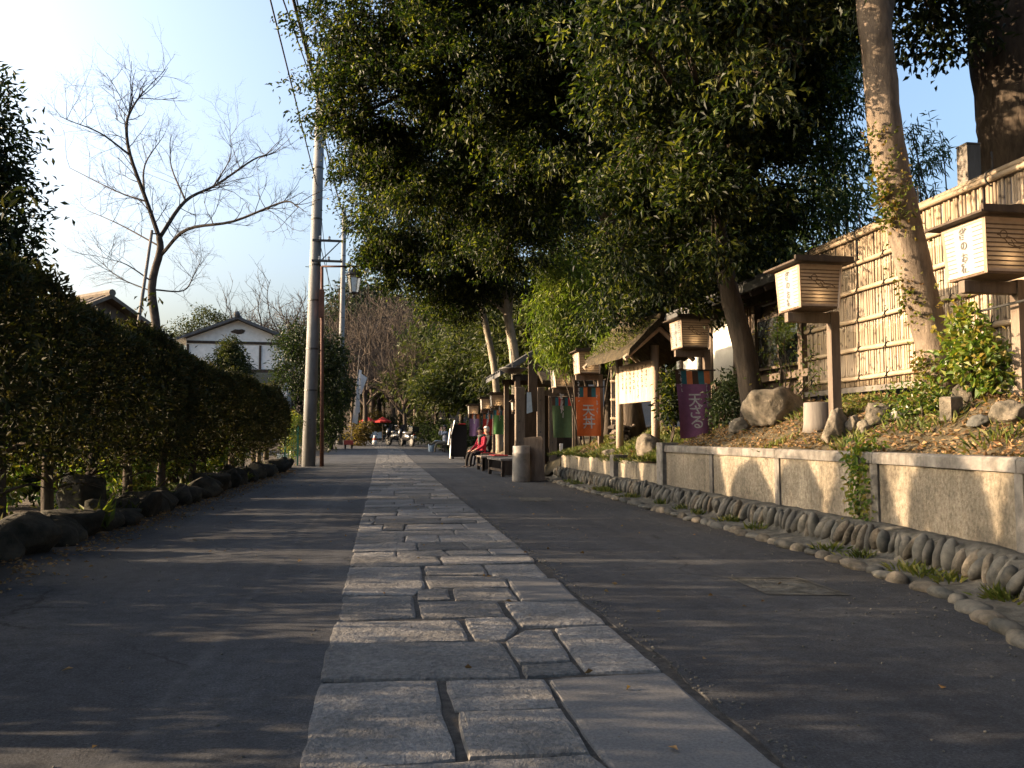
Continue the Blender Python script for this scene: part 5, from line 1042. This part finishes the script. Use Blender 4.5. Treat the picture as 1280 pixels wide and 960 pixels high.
tree('spreading_evergreen', base, [base, q(776, 340, 16.5), q(756, 260, 16.3), q(738, 190, 16.2), q(720, 90, 16), q(700, -60, 16)], .22, [(q(px, py, Y), (r, r * 1.05, r * .82)) for px, py, Y, r in ((480, 20, 16, 1.5), (474, 130, 17, 1.4), (446, 75, 16.5, .95), (432, 150, 17.5, .7), (470, 205, 19, .9), (560, -70, 15, 1.8), (600, 90, 15.5, 1.8), (540, 215, 18, 1.35), (700, 10, 15, 1.9), (715, 150, 15, 1.5), (640, 225, 17, 1.3), (800, 20, 14, 1.5), (780, 215, 16, 1.0), (500, -80, 16, 1.5), (640, 300, 18, .9), (655, 100, 18, 1.5), (700, 240, 19, 1.1), (600, -40, 18, 1.7), (750, 90, 17, 1.4))],
     'leaf_evergreen', 13500, 17, .115, .05, rng, spread=.10, gap=.05, shell=.35, pads=16, label='great spreading evergreen overhanging the road from behind the notice board', cat='tree', sides=12)
base = np.array([5.9, 24.5, 0]); base[2] = bank_z(5.9, 24.5) - .05
tree('spreading_evergreen', base, [base, q(700, 400, 24.5), q(694, 300, 24.5), q(688, 180, 24.5), q(690, 60, 24.5)], .26, [(q(px, py, Y), (r, r * 1.05, r * .85)) for px, py, Y, r in ((492, 262, 25, 1.55), (535, 325, 27, 1.5), (600, 270, 24, 1.8), (555, 190, 24, 1.9), (685, 250, 24, 1.7), (610, 345, 28, 1.3), (490, 315, 27, 1.1), (770, 320, 20, 1.0), (740, 200, 25, 1.6), (830, 240, 24, 2.0), (900, 150, 26, 2.4), (570, 375, 28, .9), (505, 345, 27, .8))],
     'leaf_evergreen', 8200, 16, .15, .06, rng, spread=.13, gap=.05, shell=.35, pads=14, label='tall evergreen beyond the bamboo clump with sunlit outer leaves', cat='tree', sides=12)
# pale-barked trees
for (px_, Yt, lab, pts, sd) in ((625, 31, 'slim pale-barked tree bending left beyond the lanterns', [(626, 530), (619, 470), (609, 415), (600, 372), (592, 320)], 510), (645, 28.5, 'thicker pale-barked trunk rising behind the shelter roof', [(648, 530), (645, 470), (639, 420), (633, 385), (624, 320)], 511)):
    base = np.array([*q(*pts[0], Yt)[:2], 0.1]); tree('pale_barked_tree', base, [base] + [q(*w_, Yt) for w_ in pts[1:]], .15 if sd == 510 else .20, [(q(pts[-1][0] + dx, pts[-1][1] + dy, Yt), (1.3, 1.3, .9)) for dx, dy in ((-30, -10), (20, 25), (-40, 45))], 'leaf_evergreen', 330, 12, .2, .08, rs(sd), barkmat='bark_pale', spread=.2, gap=.1, top=.7, sides=12, label=lab, cat='tree')
# bamboo clumps
def bamboo(base, lobes, ncl, culms, mat, label, seed, L=.15, W=.02, per=14):
    r2 = rs(seed); b = np.array(base, float); root = empty('bamboo', b, label=label, cat='bamboo')
    for k in range(culms):
        c, r = lobes[k % len(lobes)]; c = np.array(c) - b + r2.normal(size=3) * .2; s = np.array([r2.uniform(-.4, .4), r2.uniform(-.4, .4), -.1]); mb = MB(); P = smooth_path([s, s * .6 + c * .4 + [0, 0, .4], c + [0, 0, .2], c * 1.12 + [-.2, 0, -.1]], 4); mb.tube(P, np.linspace(.024, .005, len(P)), 6); mb.build('culm', 'bark', root, True)
    P, Dn = crown_points([(np.array(c) - b, r) for c, r in lobes], ncl, per, .15, r2, .2, 0, .7, .35); link('foliage', leaf_mesh('foliage', P, Dn, L, W, mat, r2, droop=.25), root); return root
bamboo((4.9, 18.3, bank_z(4.9, 18.3)), [(q(690, 385, 18.2), (.55, .6, .4)), (q(722, 360, 18), (.6, .6, .5)), (q(685, 425, 18.3), (.35, .5, .45)), (q(705, 440, 18.1), (.3, .4, .45)), (q(745, 400, 17.5), (.5, .5, .4)), (q(700, 340, 18.5), (.6, .6, .45)), (q(775, 430, 16), (.4, .4, .2))], 620, 9, 'leaf_bamboo', 'bright yellow-green bamboo clump drooping over the banners', 520, .16, .026)
bamboo((8.6, 13.5, 1.6), [(q(1030, 110, 14), (.8, 1, .9)), (q(1040, 200, 14), (.75, 1, .8)), (q(1035, 260, 13.5), (.8, .9, .6)), (q(1060, 50, 14.5), (.8, 1, .8))], 560, 8, 'leaf_bamboo_blue', 'bluish-green bamboo rising behind the fence end', 521, .2, .028)
bamboo((11.8, 15.0, 1.7), [(q(1140, 165, 15), (.35, .5, .25)), (q(1160, 195, 15), (.3, .5, .25)), (q(1135, 210, 15), (.35, .5, .4)), (q(1150, 250, 15), (.4, .5, .5))], 110, 5, 'leaf_bamboo_blue', 'feathery bamboo tips showing between the two trunks', 522, .2, .022, 9)
# shrubs added behind the hedge to break the low sun into streaks
r2 = rs(560); gs0 = leafy_shrub('sun_blocking_shrub', (0, 0, 0), [((0, 0, .45), (.55, .65, .45)), ((.1, .35, .7), (.4, .4, .35)), ((-.1, -.4, .6), (.4, .4, .3))], 330, 12, .09, .045, 'leaf_dark', 561, 'rounded shrub added behind the hedge to block the low sun', 'shrubs added behind the hedge to block the sun', stems=7)
gy_ = [1.8, 3.3, 4.4, 5.9, 6.9, 8.6, 10.4, 11.4, 13.2, 15.3, 16.4, 18.4, 20.5, 23.0]
for i, y in enumerate(gy_):
    o = gs0 if i == 0 else copy_tree(gs0); o.location = (-5.4 + r2.uniform(-.7, .5), y, -.05); k = r2.uniform(.8, 1.35); o.scale = (k, k, k * r2.uniform(.8, 1.15)); o.rotation_euler = (0, 0, r2.uniform(0, 6.28))
# background evergreens on the slope
def far_proto(seed, mat, h, bark='bark', flat=.7):
    r2 = rs(seed); lob = [((r2.uniform(-.2, .2) * h, r2.uniform(-.2, .2) * h, h * r2.uniform(.35, .9)), (h * r2.uniform(.13, .22),) * 2 + (h * r2.uniform(.10, .16) * flat * 1.3,)) for _ in range(11)]
    return tree('slope_tree', (0, 0, 0), [(0, 0, -.3), (.1, 0, h * .3), (-.1, 0, h * .6), (0, 0, h * .85)], h * .018, lob, mat, 700, 11, .40, .16, r2, barkmat=bark, spread=.42, gap=.1, shell=.3)
def scatter(proto, items, label, group):
    for i, (px_, Y, s, rz) in enumerate(items):
        o = proto if i == 0 else copy_tree(proto); p = D(px_, 545, Y); o.location = (p[0], Y, max(hill(p[0], Y), bank_z(p[0], Y) - .1 if (p[0] > 5 and Y < 40) else 0)); o.scale = (s, s, s * (.9 + .05 * (i % 5))); o.rotation_euler = (0, 0, rz); props(o, label, 'tree', group)
scatter(far_proto(530, 'leaf_far', 10), [(690, 36, 1.0, 0), (760, 34, 1.1, 1), (830, 31, 1.1, 2), (900, 28, 1.0, 3), (660, 44, 1.0, 4), (630, 50, 1.05, 5), (860, 40, 1.3, .7), (960, 30, 1.0, 2.4), (720, 46, 1.2, 5.6)], 'dark evergreen on the slope behind the teahouse and banners', 'evergreens on the slope behind the banners')
scatter(far_proto(531, 'leaf_pine', 9.5, flat=.45), [(575, 52, 1.0, 0), (545, 60, 1.05, 1.2), (600, 58, 1.15, 2.1), (520, 78, 1.2, 3.3), (560, 76, 1.4, 4.2)], 'sunlit yellow-green pine at the end of the road', 'pines at the end of the road')
scatter(far_proto(532, 'leaf_dark', 7), [(450, 92, 1.3, 0), (480, 95, 1.4, 2), (515, 92, 1.5, 3), (545, 90, 1.6, 4), (425, 98, 1.3, 1), (590, 84, 1.6, 2), (400, 76, 1.0, 5), (405, 110, 1.2, 2.2), (620, 70, 1.5, .4), (470, 120, 2.3, 1.1), (530, 125, 2.4, 2.7), (430, 130, 2.0, .2), (590, 110, 2.2, 4.1), (455, 112, 1.9, .9), (495, 108, 1.9, 3.6), (525, 104, 1.9, 5.1), (560, 100, 2.0, 2.3), (440, 105, 1.5, 4.4)], 'dark evergreen filling the far end of the road', 'dark evergreens at the far end')
for k, (px_, Y, zc, r, mat) in enumerate([(448, 56, 1.0, .8, 'leaf_russet'), (462, 68, 1.6, 1.1, 'leaf_russet'), (478, 70, 1.5, 1.0, 'leaf_far'), (520, 63, 1.5, 1.1, 'leaf_far'), (540, 58, 1.2, 1.1, 'leaf_dark'), (557, 52, 1.0, 1.0, 'leaf_dark'), (575, 47, 1.0, .9, 'leaf_far'), (505, 72, 2.2, 1.5, 'leaf_dark'), (590, 42, .9, .8, 'leaf_dark')]):
    p = D(px_, 545, Y); z0 = zr(min(Y, 80)); nm = {'leaf_russet': 'russet', 'leaf_far': 'mid-green', 'leaf_dark': 'dark green'}[mat]
    leafy_shrub('roadside_bush', (p[0], Y, z0 - .05), [((p[0], Y, z0 + zc * .7), (r, r, zc * .8)), ((p[0] + r * .5, Y, z0 + zc), (r * .7, r, zc * .5))], 110, 10, .26, .11, mat, 540 + k, nm + ' bush beside the bend at the end of the road', nm + ' bushes at the bend', spread=.16)

big = far_proto(570, 'leaf_dark', 12)  # unseen evergreens added around the camera to block ambient sky light
for i, (x, y, k, rz) in enumerate(((8.5, -1.0, 1.1, 0), (7.5, -7.5, 1.2, 2), (-6.5, -4.5, 1.0, 4), (-5.5, -10, 1.2, 1), (1.5, -13, 1.2, 5), (11.0, 3.5, 1.15, 3))):
    o = big if i == 0 else copy_tree(big); o.location = (x, y, 1.4 if x > 5 else 0); o.scale = (k, k, k); o.rotation_euler = (0, 0, rz); props(o, 'dark evergreen added out of view to block sky light', 'tree', 'evergreens added out of view to block sky light')
# ================================================================== ROADSIDE STALL THINGS
# open shelter with a dark roof
root = empty('open_shelter', (5.0, 26.3, .15), label='open timber shelter with a dark tiled roof beyond the boards', cat='shelter')
for (x, y) in ((-.75, -1.1), (.95, -1.1), (-.75, 1.2), (.95, 1.2)): MB().box((x, y, 1.35), (.16, .16, 2.8), bev=.01).build('post', 'wood', root)
for y in (-1.1, 1.2): MB().box((.1, y, 2.72), (2.0, .13, .18)).build('beam', 'wood_dark', root)
for s in (-1, 1):
    V = []
    for yy in (-1.7, 1.8): V += [(.1, yy, 3.62), (.1 + s * 1.5, yy, 2.72), (.1 + s * 1.5, yy, 2.84), (.1, yy, 3.76)]
    rf = MB().add(V, [[0, 1, 2, 3], [7, 6, 5, 4], [0, 4, 5, 1], [1, 5, 6, 2], [2, 6, 7, 3], [3, 7, 4, 0]]).build('roof', 'roof_tile', root)
    for k in range(9): yy = -1.6 + k * .42; MB().tube([(.1, yy, 3.77), (.1 + s * 1.5, yy, 2.86)], .05, 5).build('tile_rib', 'roof_tile', rf)
MB().box((.95, .05, 1.2), (.06, 2.3, 2.3)).build('back_wall', 'wood_dark', root); MB().box((.1, 1.2, 1.2), (1.6, .05, 2.2)).build('back_wall', 'wood_dark', root)
p = D(641, 463, 23.5); root = empty('iron_pan', (p[0], 23.5, p[2]), label='round dark iron pan hung under the shelter eave', cat='pan'); MB().lathe([(.06, -.10), (.25, -.06), (.40, .03), (.42, .06), (.38, .06)], n=20).build('bowl', 'metal_dark', root, True); MB().tube([(0, 0, .03), (0, .3, .6), (.1, 1.0, .75)], .015, 5).build('hanger', 'metal_dark', root)
# small roofed gate with studded posts, dark hanging board
gp = bank_z(4.6, 21); root = empty('wooden_gate', (4.75, 21.0, .2), label='small wooden gate with studded posts and a bark roof beside the dark green banner', cat='gate')
for k, px_ in enumerate((650, 676, 691)):
    p = D(px_, 545, 21) - np.array([4.75, 21, .2]); po = MB().box((p[0], 0, 1.05), (.24 if k == 0 else .19, .16, 2.1), bev=.01).build('post', 'wood', root)
    for j in range(6): MB().blob((p[0] - .03, -.085, .35 + j * .28), (.022, .012, .022), rs(1), 0, 1).build('stud', 'metal_dark', po)
MB().box((.0, .12, .95), (.95, .05, 1.8)).build('door_leaf', 'wood_dark', root); MB().box((.02, 0, 1.95), (1.3, .12, .14)).build('lintel', 'wood', root)
for s in (-1, 1): MB().add([(-.65, 0, 2.45), (.75, 0, 2.45), (.75, s * .6, 2.15), (-.65, s * .6, 2.15), (-.65, 0, 2.55), (.75, 0, 2.55), (.75, s * .6, 2.25), (-.65, s * .6, 2.25)], [[0, 1, 2, 3], [7, 6, 5, 4], [0, 4, 5, 1], [1, 5, 6, 2], [2, 6, 7, 3], [3, 7, 4, 0]]).build('roof_slope', 'bark_roof', root)
p = D(666, 482, 20.3); root = empty('hanging_signboard', (p[0], 20.3, p[2] - .68), label='tall dark weathered signboard hung above the gate', cat='signboard'); MB().box((0, 0, .68), (.23, .07, 1.34), bev=.012).build('board', 'wood_dark', root); MB().box((0, 0, 1.39), (.30, .16, .06), bev=.01).build('cap', 'wood_dark', root); MB().tube([(0, .04, 1.3), (0, .75, 1.2)], .025, 6).build('bracket', 'wood_dark', root)
p = D(661.5, 505, 20.1); root = empty('paper_strip', (p[0], 20.1, p[2] + .3), label='pale blue paper strip hanging beside the dark signboard', cat='paper strip'); MB().add([(-.06, 0, 0), (.05, .01, 0), (.08, -.02, -.5), (-.07, -.03, -.55), (-.06, .006, 0), (.05, .016, 0), (.08, -.014, -.5), (-.07, -.024, -.55)], [[0, 1, 2, 3], [7, 6, 5, 4]]).build('sheet', 'cloth_blue_pale', root); MB().tube([(-.08, 0, .01), (.07, .01, .01)], .008, 5).build('hanger', 'wood_dark', root)
p = D(701.5, 553, 18.9); o = MB().box((0, 0, .12), (.075, .03, .27), bev=.006).build('white_marker', 'paint_white', None, label='small white marker post below the dark green banner', cat='marker'); o.location = (p[0], 18.9, bank_z(max(p[0], 4.3), 18.9) - .0)
# grey cylinder and leaning boards
g = G(651.5, 602); root = empty('ceramic_cylinder', (g[0], g[1], 0), label='grey ceramic cylinder standing on the asphalt before the leaning boards', cat='cylinder')
MB().lathe([(.20, 0), (.205, .02), (.195, .3), (.192, .60), (.196, .61), (.196, .635), (.190, .645), (.190, .77), (.182, .785), (.165, .785), (.165, .72)], n=28).build('body', 'ceramic', root, True); MB().lathe([(.164, .74), (.164, .745)], n=20).build('inside', 'cap_black', root)
for k in range(4):
    o = MB().box((0, 0, .48), (.40, .045, .98 - .03 * k), bev=.006).build('leaning_board', 'wood_grey' if k % 2 else 'wood', None, label='thick weathered board leaning in the stack behind the grey cylinder', cat='board', group='boards leaning behind the cylinder'); o.location = (3.36 + .018 * k, 17.45 + .10 * k, 0.012); o.rotation_euler = (R(-5), R(-5 + k * .7), R(-14))
# benches and tables
def bench(name, loc, rz, sx, sy, h, label, top='wood', cloth=None, legs='wood_dark', planks=4, skirt=False):
    root = empty(name, loc, rz, label=label, cat='bench' if 'bench' in name else 'table')
    for k in range(planks): MB().box((0, -sy / 2 + (k + .5) * sy / planks, h - .025), (sx, sy / planks - .01, .05), bev=.006).build('plank', top, root)
    for a in (-1, 1):
        for b_ in (-1, 1): MB().box((a * (sx / 2 - .07), b_ * (sy / 2 - .06), (h - .05) / 2), (.08, .08, h - .05)).build('leg', legs, root)
        MB().box((a * (sx / 2 - .07), 0, h * .35), (.05, sy - .2, .06)).build('stretcher', legs, root)
    if cloth: MB().box((cloth[1], cloth[2], h + .012), (cloth[3], cloth[4], .024), bev=.008).build('cushion', cloth[0], root)
    if skirt: MB().box((0, -sy / 2 + .03, h * .5), (sx - .1, .02, h * .8)).build('side_board', legs, root)
    return root
bench('bench', (3.37, 26.35, 0), 0, .46, 1.5, .44, 'low wooden bench with a red cushion under the seated figures', cloth=('cloth_red', 0, -.45, .44, .42), skirt=True)
bench('low_table', (3.25, 23.3, 0), 0, .95, 1.3, .43, 'low table with a red and white cloth next to the bench', 'wood_pale', ('cloth_red', .1, 0, .4, 1.31), skirt=True)
bench('low_table', (3.25, 20.3, 0), R(4), .9, 1.7, .44, 'dark slatted low table between the cloth-covered one and the grey cylinder', 'wood_grey', None, 'wood_dark', 6, True)
bench('bench', (3.55, 44.6, zr(44.6)), 0, .5, 1.6, .43, 'distant low bench beneath the person raising a camera')
# people
person('person', 'sit', (3.20, 26.05, -.06), R(25), 'cloth_jacket_red', 'cloth_black', 'cloth_leather', 'hair_dark', 'seated person in a red jacket, grey scarf and black trousers on the bench', .98, 'cloth_scarf')
person('person', 'sit', (3.52, 26.85, -.05), R(5), 'cloth_black', 'cloth_navy', 'cloth_black', 'hair_white', 'white-haired person in dark clothes seated behind the red jacket', 1.0)
person('person', 'photo', (3.42, 44.5, zr(44.5) - .09), R(10), 'cloth_grey', 'cloth_khaki', 'cloth_leather', 'hair_dark', 'person in a pale grey jacket holding a camera to the face, legs crossed', 1.15)
p = np.array([3.42, 44.5, zr(44.5)]); cm = MB(); cm.box((0, 0, 0), (.07, .14, .09), bev=.01); o = cm.build('camera_in_hand', 'paint_black', None, label='small black camera held up by the person in grey', cat='camera'); o.location = p + np.array([-.29, -.04, 1.36])
g = (2.72, 45.0); o = MB().lathe([(.14, 0), (.17, .02), (.19, .42), (.20, .44), (.185, .44), (.16, .1)], n=16).build('blue_bin', 'cloth_blue_pale', None, True, label='pale blue bin on the road beside the person with the camera', cat='bin'); o.location = (*g, zr(45))
# black display stand with white sheets
g = G(572, 574); root = empty('display_stand', (g[0] + .05, g[1], zr(g[1])), label='tall black cloth-covered display stand with white sheets on its side', cat='display stand')
MB().box((0, .1, .78), (.66, .5, 1.4), bev=.05).build('cover', 'cloth_black', root); MB().box((.12, -.1, 1.50), (.3, .2, .06), bev=.02).build('red_top', 'cloth_red', root)
for k, (x, z, h, tl) in enumerate(((-.36, .45, .85, .05), (-.42, .95, .7, .12), (-.27, 1.35, .62, .25))): MB().box((x, -.02 - k * .06, z), (.025, .36, h), Rm=roty(tl)).build('white_sheet', 'cloth_white', root)
for sx in (-1, 1): MB().lathe([(.05, 0), (.05, .05), (.03, .08)], c=(sx * .26, -.05, 0), n=10).build('caster', 'rubber', root)
# motorcycles
def motorcycle(loc, rz, label, body, top_box=False):
    root = empty('motorcycle', loc, rz, label=label, cat='motorcycle'); root.scale = (1.15, 1.15, 1.15)
    for x in (-.62, .62):
        w_ = MB(); w_.tube([(x + .23 * math.cos(a), 0, .30 + .23 * math.sin(a)) for a in np.linspace(0, 2 * math.pi, 21)], .07, 8); wh = w_.build('wheel', 'rubber', root, True)
        MB().tube([(x, -.045, .30), (x, .045, .30)], .17, 14).build('rim', 'metal_dark', wh)
    MB().blob((-.05, 0, .55), (.55, .17, .22), rs(1), .1, 3, mi=0).build('engine_body', body, root, True); MB().blob((.12, 0, .80), (.28, .15, .14), rs(2), .08, 3).build('tank', body, root, True)
    MB().blob((-.38, 0, .80), (.40, .15, .085), rs(3), .05, 3).build('saddle', 'rubber', root, True); MB().blob((-.75, 0, .62), (.22, .12, .10), rs(4), .05, 2).build('rear_fender', body, root, True); MB().blob((.55, 0, .80), (.16, .22, .30), rs(5), .1, 3).build('fairing', body, root, True)
    MB().add([(.50, -.16, 1.02), (.50, .16, 1.02), (.38, .13, 1.30), (.38, -.13, 1.30)], [[0, 1, 2, 3]]).build('windscreen', 'glass', root)
    MB().tube([(.42, -.36, 1.02), (.50, 0, 1.0), (.42, .36, 1.02)], .015, 6).build('handlebar', 'metal_dark', root, True)
    for s in (-1, 1): MB().tube([(.44, .28 * s, 1.02), (.42, .36 * s, 1.2)], .008, 5).build('mirror_stalk', 'metal_dark', root); MB().blob((.42, .39 * s, 1.22), (.025, .07, .045), rs(6), 0, 2).build('mirror', 'chrome', root, True); MB().tube([(.70, .07 * s, .82), (.62, .07 * s, .30)], .025, 6).build('fork', 'metal_dark', root, True)
    MB().tube([(.0, -.14, .28), (-.4, -.17, .30), (-.85, -.18, .36)], .045, 8).build('exhaust', 'metal_dark', root, True)
    MB().box((-.95, 0, .56), (.015, .2, .13)).build('number_plate', 'paint_white', root); MB().blob((-.93, 0, .70), (.03, .08, .03), rs(7), 0, 2).build('tail_light', 'paint_red', root, True)
    if top_box: MB().box((-.85, 0, 1.0), (.40, .44, .34), bev=.05).build('top_box', 'paint_black', root)
    return root
p = D(508, 545, 54); motorcycle((p[0], 54, zr(54)), R(118), 'black motorcycle with a top box parked beside the bend', 'paint_black', True)
p = D(494, 545, 56); motorcycle((p[0], 56, zr(56)), R(128), 'black motorcycle without a top box parked beside another', 'paint_black')
# red parasols, table, cart, banded post, white flags
for k, (px_, lab, Y) in enumerate(((460, 'red parasol open over the pale table at the bend', 66), (478.5, 'slightly higher red parasol next to the first one at the bend', 64))):
    p = D(px_, 525, Y); z = p[2] - zr(Y); root = empty('parasol', (p[0], Y, zr(Y)), label=lab, cat='parasol'); MB().tube([(0, 0, 0), (0, 0, z + .15)], .025, 8).build('pole', 'wood_dark', root); n_ = 10; V = [(0, 0, z + .25)] + [(.68 * math.cos(a), .68 * math.sin(a), z - .1) for a in np.arange(n_) * 2 * math.pi / n_]; MB().add(V, [[0, 1 + i, 1 + (i + 1) % n_] for i in range(n_)]).build('canopy', 'cloth_red', root)
    MB().add([(v[0] * 1.0, v[1] * 1.0, v[2] - .10) for v in V[1:]] + [(v[0] * 1.003, v[1] * 1.003, v[2]) for v in V[1:]], [[i, (i + 1) % n_, n_ + (i + 1) % n_, n_ + i] for i in range(n_)]).build('valance', 'cloth_red', root); MB().lathe([(.2, 0), (.18, .05), (.03, .08)], n=12).build('base', 'metal_dark', root)
p = D(465, 545, 65); root = empty('cloth_covered_table', (p[0], 65, zr(65)), label='table with a pale blue cloth beneath the red parasols', cat='table'); MB().box((0, 0, .74), (1.5, .8, .05), bev=.01).build('top', 'cloth_blue_pale', root); MB().add([(-.76, -.41, .76), (.76, -.41, .76), (.78, -.46, .25), (-.78, -.46, .25), (-.76, .41, .76), (.76, .41, .76), (.78, .46, .25), (-.78, .46, .25)], [[0, 3, 2, 1], [4, 5, 6, 7], [0, 4, 7, 3], [1, 2, 6, 5]]).build('cloth', 'cloth_blue_pale', root)
for sx in (-1, 1):
    for sy in (-1, 1): MB().box((sx * .65, sy * .33, .36), (.06, .06, .72)).build('leg', 'wood_dark', root)
p = D(468.5, 545, 58); root = empty('banded_post', (p[0], 58, zr(58)), label='short white post with a red band standing on the road at the bend', cat='post'); MB().lathe([(.17, 0), (.16, .25), (.13, .33)], n=14).build('shaft', 'paint_white', root, True); MB().lathe([(.135, .33), (.14, .36), (.14, .44), (.12, .46)], n=14).build('band', 'paint_red', root, True); MB().blob((0, 0, .56), (.12, .12, .13), rs(1), .03, 2).build('cap', 'paint_white', root, True)
p = D(436, 545, 50); root = empty('hand_cart', (p[0], 50, zr(50)), label='small red hand cart with a black wheel by the slimmer pole', cat='cart'); MB().box((0, 0, .40), (.55, .8, .28), bev=.03).build('tray', 'paint_red', root); MB().tube([(-.2, .4, .45), (-.2, .9, .75), (.2, .9, .75), (.2, .4, .45)], .018, 6).build('handle', 'metal_dark', root)
for s in (-1, 1): w_ = MB(); w_.tube([(.2 * s + .0, -.1 + .17 * math.cos(a), .22 + .17 * math.sin(a)) for a in np.linspace(0, 2 * math.pi, 17)], .05, 7); wh = w_.build('wheel', 'rubber', root, True); MB().tube([(.2 * s - .03, -.1, .22), (.2 * s + .03, -.1, .22)], .10, 12).build('hub', 'chrome', wh)
p0, p1 = D(438, 530, 52), D(449, 452, 52); root = empty('white_banner_pole', (p0[0], 52, zr(52)), label='leaning pole hung with long white cloth banners by the slimmer pole', cat='banner'); o0 = np.array([p0[0], 52, zr(52)]); MB().tube([(0, 0, 0), p1 - o0 + [0, 0, .4]], .03, 6).build('pole', 'wood_grey', root)
for k, (a, b_, c_, d_) in enumerate((((449, 462), (452, 463), (447, 530), (440, 528)), ((450, 466), (459, 472), (452, 492), (448, 494)), ((446, 475), (449, 470), (450, 515), (444, 520)))):
    V = [D(*w_, 51.95 - k * .06) - o0 for w_ in (a, b_, c_, d_)]; MB().add([tuple(v) for v in V] + [tuple(v + np.array([0, .015, 0])) for v in V], [[0, 1, 2, 3], [7, 6, 5, 4]]).build('cloth', 'cloth_white', root)
